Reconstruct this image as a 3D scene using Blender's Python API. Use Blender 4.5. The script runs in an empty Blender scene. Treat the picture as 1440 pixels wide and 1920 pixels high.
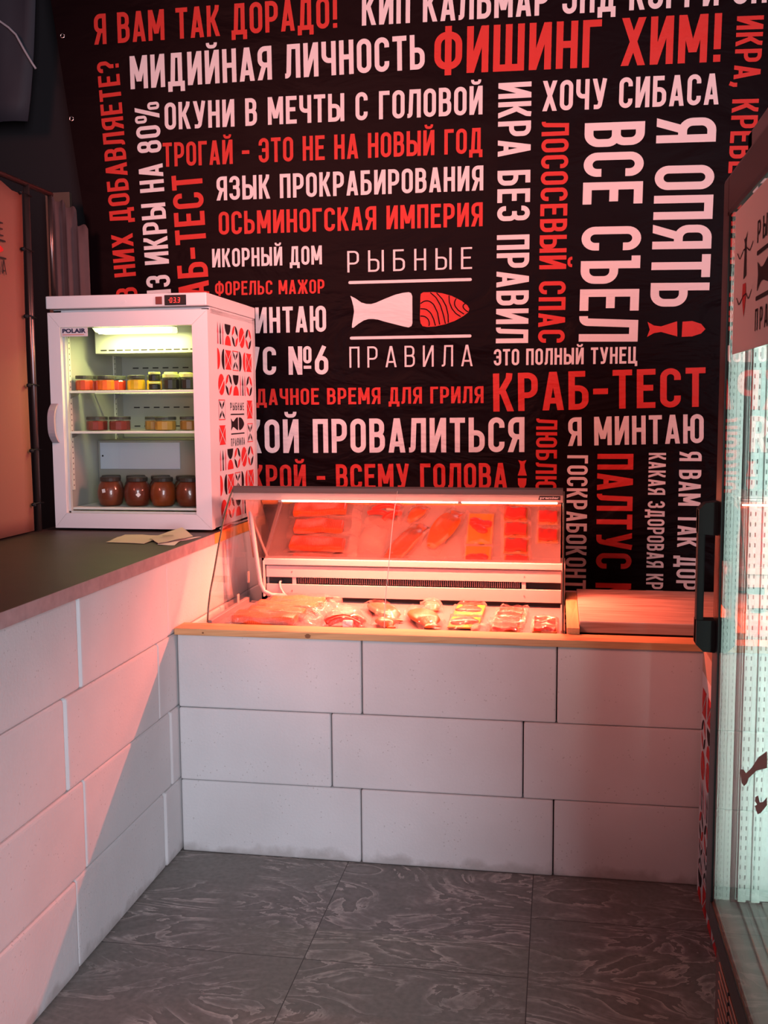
import bpy, bmesh, math, random
from mathutils import Matrix, Vector
random.seed(7)
SC = bpy.context.scene
COL = SC.collection

# ------------------------------------------------------------------ camera
cam_d = bpy.data.cameras.new('camera')
cam_d.sensor_fit = 'HORIZONTAL'; cam_d.sensor_width = 36.0
cam_d.lens = 1917.156 / 1440.0 * 36.0
cam_d.clip_start = 0.05
cam = bpy.data.objects.new('camera', cam_d); COL.objects.link(cam)
cam.matrix_world = Matrix(((0.9858, -0.010472, 0.167598, 1.263783),
                           (0.167792, 0.10123, -0.980611, -3.213135),
                           (-0.006697, 0.994808, 0.10155, 1.509728),
                           (0, 0, 0, 1)))
SC.camera = cam

# ------------------------------------------------------------------ world, lights, exposure
SC.view_settings.view_transform = 'Standard'
SC.view_settings.look = 'None'
SC.view_settings.exposure = 0.0
SC.view_settings.gamma = 1.0
SC.view_settings.use_curve_mapping = False
SC.cycles.transparent_max_bounces = 24
SC.cycles.max_bounces = 10
SC.cycles.sample_clamp_indirect = 3.0
w = bpy.data.worlds.new('world'); SC.world = w; w.use_nodes = True
w.node_tree.nodes['Background'].inputs[0].default_value = (0.72, 0.66, 0.78, 1)
w.node_tree.nodes['Background'].inputs[1].default_value = 0.05


def area(name, loc, target, sx, sy, power, color, spread=math.pi):
    d = bpy.data.lights.new(name, 'AREA'); d.shape = 'RECTANGLE'; d.size = sx; d.size_y = sy
    d.energy = power; d.color = color; d.spread = spread
    o = bpy.data.objects.new(name, d); COL.objects.link(o); o.location = loc
    o.rotation_euler = (Vector(target) - Vector(loc)).to_track_quat('-Z', 'Y').to_euler()
    return o


# daylight entering the tent behind the camera, and the red fabric of the tent glowing high on the left behind it
area('daylight_opening', (3.0, -6.3, 1.9), (0.2, 0, 0.8), 2.0, 2.8, 285, (0.84, 0.87, 1.0))
area('tent_fabric_glow', (-1.2, -4.2, 3.4), (1.15, 1.08, 2.46), 1.5, 1.2, 36, (1.0, 0.29, 0.235), math.radians(53))
area('tent_fabric_glow_right', (3.6, -0.6, 3.0), (0.0, 0.7, 1.75), 0.9, 0.9, 13, (1.0, 0.30, 0.24), math.radians(36))
# the strip lamp under the canopy of the display case
area('case_strip_lamp', (0.77, 0.460, 1.160), (0.77, 0.425, 0.90), 1.0, 0.012, 64, (1.0, 0.14, 0.075), math.radians(155))
# lamp of the countertop refrigerator
area('refrigerator_lamp', (-0.32, 0.52, 1.79), (-0.32, 0.62, 1.3), 0.30, 0.03, 3.0, (1.0, 1.0, 0.36))
# lamps inside the tall glass-door cooler
area('cooler_lamp', (1.66, -1.75, 1.15), (1.70, -1.17, 1.15), 0.04, 1.3, 2.2, (0.80, 1.0, 0.93), math.radians(40))

# ------------------------------------------------------------------ materials
MATS = {}


def mat(name, color, rough=0.6, metal=0.0, spec=0.5, coat=0.0, emit=None, estr=0.0, noise=0.0, nscale=8.0, bump=0.0, bscale=60.0):
    if name in MATS: return MATS[name]
    m = bpy.data.materials.new(name); m.use_nodes = True; nt = m.node_tree
    b = nt.nodes['Principled BSDF']
    b.inputs['Base Color'].default_value = (*color, 1); b.inputs['Roughness'].default_value = rough
    b.inputs['Metallic'].default_value = metal; b.inputs['Specular IOR Level'].default_value = spec
    b.inputs['Coat Weight'].default_value = coat; b.inputs['Coat Roughness'].default_value = 0.06
    if emit:
        b.inputs['Emission Color'].default_value = (*emit, 1); b.inputs['Emission Strength'].default_value = estr
    tc = None
    if noise or bump:
        tc = nt.nodes.new('ShaderNodeTexCoord')
    if noise:
        n = nt.nodes.new('ShaderNodeTexNoise'); n.inputs['Scale'].default_value = nscale; n.inputs['Detail'].default_value = 6
        nt.links.new(tc.outputs['Object'], n.inputs['Vector'])
        mx = nt.nodes.new('ShaderNodeMix'); mx.data_type = 'RGBA'
        mx.inputs[6].default_value = (*[c * (1 - noise) for c in color], 1); mx.inputs[7].default_value = (*[min(1, c * (1 + noise)) for c in color], 1)
        nt.links.new(n.outputs['Fac'], mx.inputs[0]); nt.links.new(mx.outputs[2], b.inputs['Base Color'])
    if bump:
        n2 = nt.nodes.new('ShaderNodeTexNoise'); n2.inputs['Scale'].default_value = bscale; n2.inputs['Detail'].default_value = 5
        nt.links.new(tc.outputs['Object'], n2.inputs['Vector'])
        bp = nt.nodes.new('ShaderNodeBump'); bp.inputs['Strength'].default_value = bump; bp.inputs['Distance'].default_value = 0.01
        nt.links.new(n2.outputs['Fac'], bp.inputs['Height']); nt.links.new(bp.outputs[0], b.inputs['Normal'])
    MATS[name] = m
    return m


def glass(name, fac=None, ior=1.5, tint=(1, 1, 1), gloss=(1, 1, 1), rough=0.0, haze=0.0, hazecol=(1, 1, 1), bump=0.0, bscale=30):
    if name in MATS: return MATS[name]
    m = bpy.data.materials.new(name); m.use_nodes = True; nt = m.node_tree; nt.nodes.clear()
    out = nt.nodes.new('ShaderNodeOutputMaterial'); mx = nt.nodes.new('ShaderNodeMixShader')
    tr = nt.nodes.new('ShaderNodeBsdfTransparent'); gl = nt.nodes.new('ShaderNodeBsdfGlossy')
    tr.inputs[0].default_value = (*tint, 1); gl.inputs[0].default_value = (*gloss, 1); gl.inputs['Roughness'].default_value = rough
    if fac is None:
        # Schlick reflectance, the same from either face of the sheet
        f0 = ((ior - 1) / (ior + 1)) ** 2
        ge = nt.nodes.new('ShaderNodeNewGeometry'); vm = nt.nodes.new('ShaderNodeVectorMath'); vm.operation = 'DOT_PRODUCT'
        nt.links.new(ge.outputs['Normal'], vm.inputs[0]); nt.links.new(ge.outputs['Incoming'], vm.inputs[1])
        q = math_node(nt, 'POWER', math_node(nt, 'SUBTRACT', 1.0, math_node(nt, 'ABSOLUTE', vm.outputs['Value'])), 5.0)
        nt.links.new(math_node(nt, 'ADD', math_node(nt, 'MULTIPLY', q, 1 - f0), f0), mx.inputs[0])
    else:
        mx.inputs[0].default_value = fac
    base = tr
    if haze:
        df = nt.nodes.new('ShaderNodeBsdfDiffuse'); df.inputs[0].default_value = (*hazecol, 1)
        tl = nt.nodes.new('ShaderNodeBsdfTranslucent'); tl.inputs[0].default_value = (*hazecol, 1)
        ad = nt.nodes.new('ShaderNodeMixShader'); nt.links.new(df.outputs[0], ad.inputs[1]); nt.links.new(tl.outputs[0], ad.inputs[2])
        hm = nt.nodes.new('ShaderNodeMixShader'); hm.inputs[0].default_value = haze
        nt.links.new(tr.outputs[0], hm.inputs[1]); nt.links.new(ad.outputs[0], hm.inputs[2]); base = hm
    if bump:
        tc = nt.nodes.new('ShaderNodeTexCoord'); n = nt.nodes.new('ShaderNodeTexNoise'); n.inputs['Scale'].default_value = bscale
        n.inputs['Detail'].default_value = 3; n.inputs['Distortion'].default_value = 1.5
        nt.links.new(tc.outputs['Object'], n.inputs['Vector'])
        bp = nt.nodes.new('ShaderNodeBump'); bp.inputs['Strength'].default_value = bump; bp.inputs['Distance'].default_value = 0.02
        nt.links.new(n.outputs['Fac'], bp.inputs['Height']); nt.links.new(bp.outputs[0], gl.inputs['Normal'])
    nt.links.new(base.outputs[0], mx.inputs[1]); nt.links.new(gl.outputs[0], mx.inputs[2]); nt.links.new(mx.outputs[0], out.inputs[0])
    MATS[name] = m
    return m


def ramp(nt, fac, stops):
    r = nt.nodes.new('ShaderNodeValToRGB')
    while len(r.color_ramp.elements) < len(stops): r.color_ramp.elements.new(0.5)
    for e, (p, c) in zip(r.color_ramp.elements, stops): e.position = p; e.color = (*c, 1)
    nt.links.new(fac, r.inputs[0])
    return r


def math_node(nt, op, a, b=None):
    n = nt.nodes.new('ShaderNodeMath'); n.operation = op
    for i, v in enumerate((a, b)):
        if v is None: continue
        if isinstance(v, (int, float)): n.inputs[i].default_value = v
        else: nt.links.new(v, n.inputs[i])
    return n.outputs[0]


def floor_material():
    m = bpy.data.materials.new('marbled_tile'); m.use_nodes = True; nt = m.node_tree; b = nt.nodes['Principled BSDF']
    tc = nt.nodes.new('ShaderNodeTexCoord'); sep = nt.nodes.new('ShaderNodeSeparateXYZ'); nt.links.new(tc.outputs['Object'], sep.inputs[0])
    ts = 0.612
    gx = math_node(nt, 'DIVIDE', math_node(nt, 'SUBTRACT', sep.outputs[0], 0.586), ts)
    ix = math_node(nt, 'FLOOR', gx)
    # the column right of the second joint is laid half a tile off
    off = math_node(nt, 'MULTIPLY', math_node(nt, 'GREATER_THAN', gx, 1.0), 0.47)
    gy = math_node(nt, 'ADD', math_node(nt, 'DIVIDE', math_node(nt, 'ADD', sep.outputs[1], 0.612), ts), off)
    iy = math_node(nt, 'FLOOR', gy)

    def edge(g):
        f = math_node(nt, 'FRACT', g)
        return math_node(nt, 'MINIMUM', f, math_node(nt, 'SUBTRACT', 1.0, f))
    e = math_node(nt, 'MINIMUM', edge(gx), edge(gy))
    joint = math_node(nt, 'LESS_THAN', e, 0.0022)
    # each tile takes its own piece of the pattern
    cmb = nt.nodes.new('ShaderNodeCombineXYZ')
    nt.links.new(math_node(nt, 'ADD', sep.outputs[0], math_node(nt, 'MULTIPLY', math_node(nt, 'ADD', ix, math_node(nt, 'MULTIPLY', iy, 2.3)), 3.17)), cmb.inputs[0])
    nt.links.new(math_node(nt, 'ADD', sep.outputs[1], math_node(nt, 'MULTIPLY', iy, 5.71)), cmb.inputs[1])
    mp = nt.nodes.new('ShaderNodeMapping'); mp.inputs['Rotation'].default_value = (0, 0, -0.45); mp.inputs['Scale'].default_value = (1.1, 2.6, 1)
    nt.links.new(cmb.outputs[0], mp.inputs[0])
    n1 = nt.nodes.new('ShaderNodeTexNoise'); n1.inputs['Scale'].default_value = 1.9; n1.inputs['Detail'].default_value = 6; n1.inputs['Roughness'].default_value = 0.55; n1.inputs['Distortion'].default_value = 1.6
    nt.links.new(mp.outputs[0], n1.inputs['Vector'])
    saw = math_node(nt, 'FRACT', math_node(nt, 'MULTIPLY', n1.outputs['Fac'], 8.0))
    band = ramp(nt, saw, [(0.0, (0.175, 0.158, 0.145)), (0.35, (0.20, 0.18, 0.165)), (0.66, (0.24, 0.212, 0.198)), (0.86, (0.42, 0.37, 0.345)), (0.96, (0.56, 0.49, 0.455)), (1.0, (0.17, 0.147, 0.138))])
    n2 = nt.nodes.new('ShaderNodeTexNoise'); n2.inputs['Scale'].default_value = 2.6; n2.inputs['Detail'].default_value = 5; n2.inputs['Distortion'].default_value = 0.8
    nt.links.new(cmb.outputs[0], n2.inputs['Vector'])
    sel = ramp(nt, n2.outputs['Fac'], [(0.40, (0.05, 0.05, 0.05)), (0.60, (1, 1, 1))])
    mx = nt.nodes.new('ShaderNodeMix'); mx.data_type = 'RGBA'; mx.inputs[6].default_value = (0.205, 0.190, 0.172, 1)
    nt.links.new(sel.outputs[0], mx.inputs[0]); nt.links.new(band.outputs[0], mx.inputs[7])
    n3 = nt.nodes.new('ShaderNodeTexNoise'); n3.inputs['Scale'].default_value = 60; n3.inputs['Detail'].default_value = 4
    nt.links.new(tc.outputs['Object'], n3.inputs['Vector'])
    grain = ramp(nt, n3.outputs['Fac'], [(0.3, (0.85, 0.85, 0.85)), (0.7, (1.12, 1.12, 1.12))])
    ml = nt.nodes.new('ShaderNodeMix'); ml.data_type = 'RGBA'; ml.blend_type = 'MULTIPLY'; ml.inputs[0].default_value = 1
    nt.links.new(mx.outputs[2], ml.inputs[6]); nt.links.new(grain.outputs[0], ml.inputs[7])
    jm = nt.nodes.new('ShaderNodeMix'); jm.data_type = 'RGBA'; jm.inputs[7].default_value = (0.045, 0.035, 0.033, 1)
    nt.links.new(joint, jm.inputs[0]); nt.links.new(ml.outputs[2], jm.inputs[6]); nt.links.new(jm.outputs[2], b.inputs['Base Color'])
    b.inputs['Roughness'].default_value = 0.5
    bp = nt.nodes.new('ShaderNodeBump'); bp.inputs['Strength'].default_value = 0.25; bp.inputs['Distance'].default_value = 0.003
    nt.links.new(math_node(nt, 'SUBTRACT', 1.0, joint), bp.inputs['Height']); nt.links.new(bp.outputs[0], b.inputs['Normal'])
    return m


def wood_material(name, c1, c2, axis='X', scale=4.0, stretch=14.0, rough=0.5, distort=1.2):
    m = bpy.data.materials.new(name); m.use_nodes = True; nt = m.node_tree; b = nt.nodes['Principled BSDF']
    tc = nt.nodes.new('ShaderNodeTexCoord'); mp = nt.nodes.new('ShaderNodeMapping')
    s = {'X': (1, stretch, stretch), 'Y': (stretch, 1, stretch)}[axis]; mp.inputs['Scale'].default_value = s
    nt.links.new(tc.outputs['Object'], mp.inputs[0])
    n = nt.nodes.new('ShaderNodeTexNoise'); n.inputs['Scale'].default_value = scale; n.inputs['Detail'].default_value = 5; n.inputs['Distortion'].default_value = distort
    nt.links.new(mp.outputs[0], n.inputs['Vector'])
    r = ramp(nt, n.outputs['Fac'], [(0.3, c2), (0.48, c1), (0.6, tuple((a + d) / 2 for a, d in zip(c1, c2))), (0.72, c1)])
    nt.links.new(r.outputs[0], b.inputs['Base Color']); b.inputs['Roughness'].default_value = rough
    MATS[name] = m
    return m


def block_material():
    m = bpy.data.materials.new('aerated_block'); m.use_nodes = True; nt = m.node_tree; b = nt.nodes['Principled BSDF']
    tc = nt.nodes.new('ShaderNodeTexCoord')
    n = nt.nodes.new('ShaderNodeTexNoise'); n.inputs['Scale'].default_value = 2.2; n.inputs['Detail'].default_value = 7
    nt.links.new(tc.outputs['Object'], n.inputs['Vector'])
    r = ramp(nt, n.outputs['Fac'], [(0.3, (0.60, 0.58, 0.575)), (0.7, (0.70, 0.69, 0.69))])
    v = nt.nodes.new('ShaderNodeTexVoronoi'); v.inputs['Scale'].default_value = 70; nt.links.new(tc.outputs['Object'], v.inputs['Vector'])
    n3 = nt.nodes.new('ShaderNodeTexNoise'); n3.inputs['Scale'].default_value = 9; nt.links.new(tc.outputs['Object'], n3.inputs['Vector'])
    pit = math_node(nt, 'MULTIPLY', math_node(nt, 'LESS_THAN', v.outputs['Distance'], 0.16), math_node(nt, 'GREATER_THAN', n3.outputs['Fac'], 0.56))
    # grime near the floor
    sep = nt.nodes.new('ShaderNodeSeparateXYZ'); nt.links.new(tc.outputs['Object'], sep.inputs[0])
    n4 = nt.nodes.new('ShaderNodeTexNoise'); n4.inputs['Scale'].default_value = 14; n4.inputs['Detail'].default_value = 6; nt.links.new(tc.outputs['Object'], n4.inputs['Vector'])
    gr = ramp(nt, math_node(nt, 'ADD', math_node(nt, 'MULTIPLY', sep.outputs[2], 9.0), math_node(nt, 'SUBTRACT', n4.outputs['Fac'], 0.55)), [(0.0, (1, 1, 1)), (0.28, (0, 0, 0))])
    mx = nt.nodes.new('ShaderNodeMix'); mx.data_type = 'RGBA'; mx.inputs[7].default_value = (0.36, 0.33, 0.31, 1)
    nt.links.new(r.outputs[0], mx.inputs[6]); nt.links.new(math_node(nt, 'MULTIPLY', pit, 0.45), mx.inputs[0])
    mg = nt.nodes.new('ShaderNodeMix'); mg.data_type = 'RGBA'; mg.inputs[7].default_value = (0.33, 0.30, 0.28, 1)
    nt.links.new(mx.outputs[2], mg.inputs[6]); nt.links.new(math_node(nt, 'MULTIPLY', gr.outputs[0], 0.6), mg.inputs[0]); nt.links.new(mg.outputs[2], b.inputs['Base Color'])
    b.inputs['Roughness'].default_value = 0.9
    n2 = nt.nodes.new('ShaderNodeTexNoise'); n2.inputs['Scale'].default_value = 110; n2.inputs['Detail'].default_value = 4
    nt.links.new(tc.outputs['Object'], n2.inputs['Vector'])
    bp = nt.nodes.new('ShaderNodeBump'); bp.inputs['Strength'].default_value = 0.28; bp.inputs['Distance'].default_value = 0.004
    nt.links.new(n2.outputs['Fac'], bp.inputs['Height']); nt.links.new(bp.outputs[0], b.inputs['Normal'])
    return m


def vinyl(name, color, rough, spec=0.2):
    m = bpy.data.materials.new(name); m.use_nodes = True; nt = m.node_tree; b = nt.nodes['Principled BSDF']
    b.inputs['Base Color'].default_value = (*color, 1); b.inputs['Roughness'].default_value = rough; b.inputs['Specular IOR Level'].default_value = spec
    tc = nt.nodes.new('ShaderNodeTexCoord'); n = nt.nodes.new('ShaderNodeTexNoise'); n.inputs['Scale'].default_value = 3.2; n.inputs['Detail'].default_value = 4; n.inputs['Distortion'].default_value = 0.8
    mp = nt.nodes.new('ShaderNodeMapping'); mp.inputs['Scale'].default_value = (0.8, 1, 1.6); nt.links.new(tc.outputs['Object'], mp.inputs[0]); nt.links.new(mp.outputs[0], n.inputs['Vector'])
    sep = nt.nodes.new('ShaderNodeSeparateXYZ'); nt.links.new(tc.outputs['Object'], sep.inputs[0])
    low = nt.nodes.new('ShaderNodeMapRange'); low.inputs[1].default_value = 2.3; low.inputs[2].default_value = 1.4; low.inputs[3].default_value = 0.15; low.inputs[4].default_value = 0.7
    nt.links.new(sep.outputs[2], low.inputs[0])
    bp = nt.nodes.new('ShaderNodeBump'); bp.inputs['Distance'].default_value = 0.06
    nt.links.new(low.outputs[0], bp.inputs['Strength']); nt.links.new(n.outputs['Fac'], bp.inputs['Height']); nt.links.new(bp.outputs[0], b.inputs['Normal'])
    MATS[name] = m
    return m


def salmon_material():
    m = bpy.data.materials.new('salmon_flesh'); m.use_nodes = True; nt = m.node_tree; b = nt.nodes['Principled BSDF']
    tc = nt.nodes.new('ShaderNodeTexCoord'); wv = nt.nodes.new('ShaderNodeTexWave'); wv.inputs['Scale'].default_value = 45; wv.inputs['Distortion'].default_value = 3.0; wv.inputs['Detail'].default_value = 2
    nt.links.new(tc.outputs['Object'], wv.inputs['Vector'])
    r = ramp(nt, wv.outputs['Fac'], [(0.0, (0.72, 0.075, 0.008)), (0.7, (0.78, 0.10, 0.014)), (1.0, (0.85, 0.20, 0.06))])
    nt.links.new(r.outputs[0], b.inputs['Base Color']); b.inputs['Roughness'].default_value = 0.35; b.inputs['Coat Weight'].default_value = 0.4
    MATS['salmon'] = m
    return m


M_BLOCK = block_material(); M_FLOOR = floor_material()
M_WHITEPLASTIC = mat('white_enamel', (0.68, 0.67, 0.69), 0.35)
M_INNER = mat('inner_liner', (0.38, 0.385, 0.355), 0.4)
M_DARK = mat('dark_void', (0.012, 0.010, 0.011), 0.7)
M_BLACK = mat('black_plastic', (0.012, 0.012, 0.014), 0.4, spec=0.12)
M_BANNER = vinyl('banner_vinyl', (0.0042, 0.0013, 0.0022), 0.48, 0.045)
M_TXTW = vinyl('print_white', (0.62, 0.60, 0.61), 0.55)
M_TXTR = vinyl('print_red', (0.47, 0.028, 0.022), 0.55)
M_PINE = wood_material('pine', (0.62, 0.37, 0.17), (0.44, 0.23, 0.09), 'X', 2.2, 16)
M_PINEY = wood_material('pine_depth', (0.66, 0.40, 0.19), (0.50, 0.28, 0.12), 'Y', 2.2, 16)
M_ORANGEWOOD = mat('orange_edging', (0.72, 0.30, 0.06), 0.5, noise=0.06)
M_OAK = wood_material('pale_wood_laminate', (0.56, 0.43, 0.36), (0.20, 0.13, 0.10), 'X', 0.9, 9, 0.45, 2.6)
M_STONE = mat('dark_stone', (0.046, 0.031, 0.025), 0.5, noise=0.35, nscale=9)
M_STONEEDGE = mat('stone_edge', (0.36, 0.26, 0.26), 0.55, noise=0.4, nscale=26)
M_METAL = mat('brushed_metal', (0.30, 0.28, 0.28), 0.35, 0.9)
M_CHROME = mat('chrome', (0.6, 0.55, 0.55), 0.2, 1.0)
M_WHITEMETAL = mat('white_painted_metal', (0.34, 0.325, 0.325), 0.4)
M_LIP = mat('lip_plastic', (0.75, 0.70, 0.68), 0.4)
M_LIP.node_tree.nodes['Principled BSDF'].inputs['Transmission Weight'].default_value = 0.0
_nt = M_LIP.node_tree; _tl = _nt.nodes.new('ShaderNodeBsdfTranslucent'); _tl.inputs[0].default_value = (0.85, 0.8, 0.78, 1)
_mx = _nt.nodes.new('ShaderNodeMixShader'); _mx.inputs[0].default_value = 0.6
_nt.links.new(_nt.nodes['Principled BSDF'].outputs[0], _mx.inputs[1]); _nt.links.new(_tl.outputs[0], _mx.inputs[2]); _nt.links.new(_mx.outputs[0], _nt.nodes['Material Output'].inputs[0])
M_PANE = glass('clear_pane', None, 1.25, (0.985, 0.99, 0.985))
M_EDGE = mat('glass_edge', (0.10, 0.085, 0.06), 0.2, coat=0.5)
M_REAR = glass('tinted_rear_pane', 0.42, 1.5, (0.62, 0.56, 0.56), (0.95, 0.92, 0.92))
M_DOORPANE = glass('door_pane', None, 1.33, (0.96, 0.99, 0.98))
M_FILM = glass('packing_film', 0.07, 1.4, (0.98, 0.96, 0.96), (1, 1, 1), 0.05, 0.025, (0.62, 0.45, 0.42), 0.9, 34)
M_FILMHAZE = glass('hazy_film', 0.10, 1.4, (0.95, 0.93, 0.93), (1, 1, 1), 0.10, 0.24, (0.62, 0.45, 0.42), 1.0, 34)
M_SALMON = salmon_material()
M_REDMEAT = mat('red_fish_meat', (0.58, 0.032, 0.010), 0.35, coat=0.4, noise=0.35, nscale=30)
M_ORANGEMEAT = mat('smoked_orange', (0.50, 0.13, 0.018), 0.4, coat=0.3, noise=0.3, nscale=18)
M_SMOKED = mat('smoked_brown', (0.28, 0.08, 0.022), 0.42, coat=0.3, noise=0.45, nscale=24)
M_GOLD = mat('gold_card', (0.30, 0.16, 0.035), 0.4, 0.3)
M_YELLOW = mat('yellow_card', (0.70, 0.40, 0.02), 0.5)
M_PAPER = mat('beige_paper', (0.50, 0.44, 0.36), 0.8)
M_PAPERPINK = mat('white_paper', (0.72, 0.66, 0.64), 0.8)
M_INK = mat('black_ink', (0.02, 0.012, 0.015), 0.6)
M_MOTIFBLACK = mat('film_black', (0.016, 0.007, 0.009), 0.6, spec=0.12)
M_MOTIFRED = mat('film_red', (0.60, 0.035, 0.035), 0.6, spec=0.15)
M_MOTIFPINK = mat('film_pink', (0.55, 0.12, 0.17), 0.5)


# ------------------------------------------------------------------ mesh helpers
def add_box(bm, x0, x1, y0, y1, z0, z1, bev=0.0, seg=2):
    t = bmesh.new()
    bmesh.ops.create_cube(t, size=1)
    bmesh.ops.scale(t, vec=(x1 - x0, y1 - y0, z1 - z0), verts=t.verts)
    bmesh.ops.translate(t, vec=((x0 + x1) / 2, (y0 + y1) / 2, (z0 + z1) / 2), verts=t.verts)
    if bev: bmesh.ops.bevel(t, geom=list(t.edges), offset=bev, segments=seg, profile=0.6, affect='EDGES')
    merge(bm, t)


def merge(bm, t, M=None):
    if M is not None: bmesh.ops.transform(t, matrix=M, verts=t.verts)
    me = bpy.data.meshes.new('tmp'); t.to_mesh(me); bm.from_mesh(me); bpy.data.meshes.remove(me); t.free()


def add_tube(bm, pts, r, seg=10, closed=False):
    """round bar along a polyline"""
    pts = [Vector(p) for p in pts]; rings = []
    for i, p in enumerate(pts):
        a = pts[max(i - 1, 0)]; b = pts[min(i + 1, len(pts) - 1)]
        d = (b - a).normalized()
        u = d.orthogonal().normalized() if i == 0 else (rings_u - d * rings_u.dot(d)).normalized()
        rings_u = u; v = d.cross(u)
        rings.append([bm.verts.new(p + r * (math.cos(2 * math.pi * k / seg) * u + math.sin(2 * math.pi * k / seg) * v)) for k in range(seg)])
    for a, b in zip(rings, rings[1:]):
        for k in range(seg): bm.faces.new((a[k], a[(k + 1) % seg], b[(k + 1) % seg], b[k]))
    bm.faces.new(rings[0][::-1]); bm.faces.new(rings[-1])


def add_lathe(bm, prof, cx, cy, seg=24):
    rings = []
    for r, z in prof:
        if r < 1e-5: rings.append([bm.verts.new((cx, cy, z))])
        else: rings.append([bm.verts.new((cx + r * math.cos(2 * math.pi * k / seg), cy + r * math.sin(2 * math.pi * k / seg), z)) for k in range(seg)])
    for a, b in zip(rings, rings[1:]):
        for k in range(seg):
            k2 = (k + 1) % seg
            if len(a) == 1 and len(b) == 1: continue
            if len(a) == 1: bm.faces.new((a[0], b[k2], b[k]))
            elif len(b) == 1: bm.faces.new((a[k], a[k2], b[0]))
            else: bm.faces.new((a[k], a[k2], b[k2], b[k]))


def add_prism(bm, pts, axis, lo, hi):
    """polygon extruded along an axis; pts are the two other coordinates in order"""
    def P(p, v):
        return {'X': (v, p[0], p[1]), 'Y': (p[0], v, p[1]), 'Z': (p[0], p[1], v)}[axis]
    a = [bm.verts.new(P(p, lo)) for p in pts]; b = [bm.verts.new(P(p, hi)) for p in pts]
    bm.faces.new(a); bm.faces.new(b[::-1])
    for i in range(len(pts)):
        j = (i + 1) % len(pts); bm.faces.new((a[j], a[i], b[i], b[j]))


def link(name, bm, m, parent=None, smooth=False, fixn=True):
    if fixn: bmesh.ops.recalc_face_normals(bm, faces=bm.faces)
    me = bpy.data.meshes.new(name); bm.to_mesh(me); bm.free()
    for mm in (m if isinstance(m, (list, tuple)) else [m]): me.materials.append(mm)
    if smooth:
        for p in me.polygons: p.use_smooth = True
    o = bpy.data.objects.new(name, me); COL.objects.link(o)
    if parent: set_parent(o, parent)
    return o


def set_parent(o, p):
    o.parent = p
    if p.type == 'EMPTY' or True: o.matrix_parent_inverse = p.matrix_basis.inverted()


def thing(name, label, cat, loc, group=None):
    o = bpy.data.objects.new(name, None); COL.objects.link(o); o.location = loc; o.empty_display_size = 0.05
    o['label'] = label; o['category'] = cat
    if group: o['group'] = group
    return o


def tag(o, label, cat, group=None, kind=None):
    o['label'] = label; o['category'] = cat
    if group: o['group'] = group
    if kind: o['kind'] = kind
    return o


def struct(name, bm, m):
    o = link(name, bm, m); o['kind'] = 'structure'
    return o


def boxobj(name, dims, m, parent=None, bev=0.0):
    bm = bmesh.new(); add_box(bm, *dims, bev)
    return link(name, bm, m, parent)


# ------------------------------------------------------------------ a narrow sign-writer's alphabet drawn with strokes
def fillet(pts, n=7):
    """points (x, y[, r]) -> polyline with rounded corners"""
    out = []
    for i, p in enumerate(pts):
        r = p[2] if len(p) > 2 else 0
        if not r or i in (0, len(pts) - 1): out.append((p[0], p[1])); continue
        P = Vector(p[:2]); A = Vector(pts[i - 1][:2]); B = Vector(pts[i + 1][:2])
        a = (A - P); b = (B - P); la, lb = a.length, b.length; a.normalize(); b.normalize()
        ang = a.angle(b); 
        fa = .499 if i - 1 > 0 and len(pts[i - 1]) > 2 else .98; fb = .499 if i + 1 < len(pts) - 1 and len(pts[i + 1]) > 2 else .98
        tlen = min(r / max(math.tan(ang / 2), 1e-3), la * fa, lb * fb); rr = tlen * math.tan(ang / 2)
        c = P + (a + b).normalized() * (rr / math.sin(ang / 2))
        s = P + a * tlen - c; e = P + b * tlen - c
        a0 = math.atan2(s.y, s.x); a1 = math.atan2(e.y, e.x); d = (a1 - a0 + math.pi) % (2 * math.pi) - math.pi
        for k in range(n + 1):
            t = a0 + d * k / n; out.append((c.x + rr * math.cos(t), c.y + rr * math.sin(t)))
    return out


def ribbon(pl, t):
    """polyline -> list of quads of width t with mitred joints"""
    q = [pl[0]]
    for p in pl[1:]:
        if (Vector(p) - Vector(q[-1])).length > 1e-4: q.append(p)
    V = [Vector(p) for p in q]; n = len(V); closed = (V[0] - V[-1]).length < 2e-3
    L = []; R = []
    for i in range(n):
        if closed: a = V[(i - 1) % (n - 1)] if i else V[n - 2]; b = V[(i + 1) % (n - 1)] if i < n - 1 else V[1]
        else: a = V[max(i - 1, 0)]; b = V[min(i + 1, n - 1)]
        d1 = (V[i] - a); d2 = (b - V[i])
        d1 = d1.normalized() if d1.length > 1e-6 else d2.normalized(); d2 = d2.normalized() if d2.length > 1e-6 else d1
        n1 = Vector((-d1.y, d1.x)); n2 = Vector((-d2.y, d2.x)); m = (n1 + n2)
        m = m / max(m.length_squared / 2, 0.35)
        L.append(V[i] + m * t / 2); R.append(V[i] - m * t / 2)
    return [[L[i], L[i + 1], R[i + 1], R[i]] for i in range(n - 1)]


def diag(x0, y0, x1, y1, t):
    k = t * 1.02 * math.hypot(x1 - x0, y1 - y0) / abs(y1 - y0) / 2
    return [[Vector((x0 - k, y0)), Vector((x0 + k, y0)), Vector((x1 + k, y1)), Vector((x1 - k, y1))]]


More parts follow.
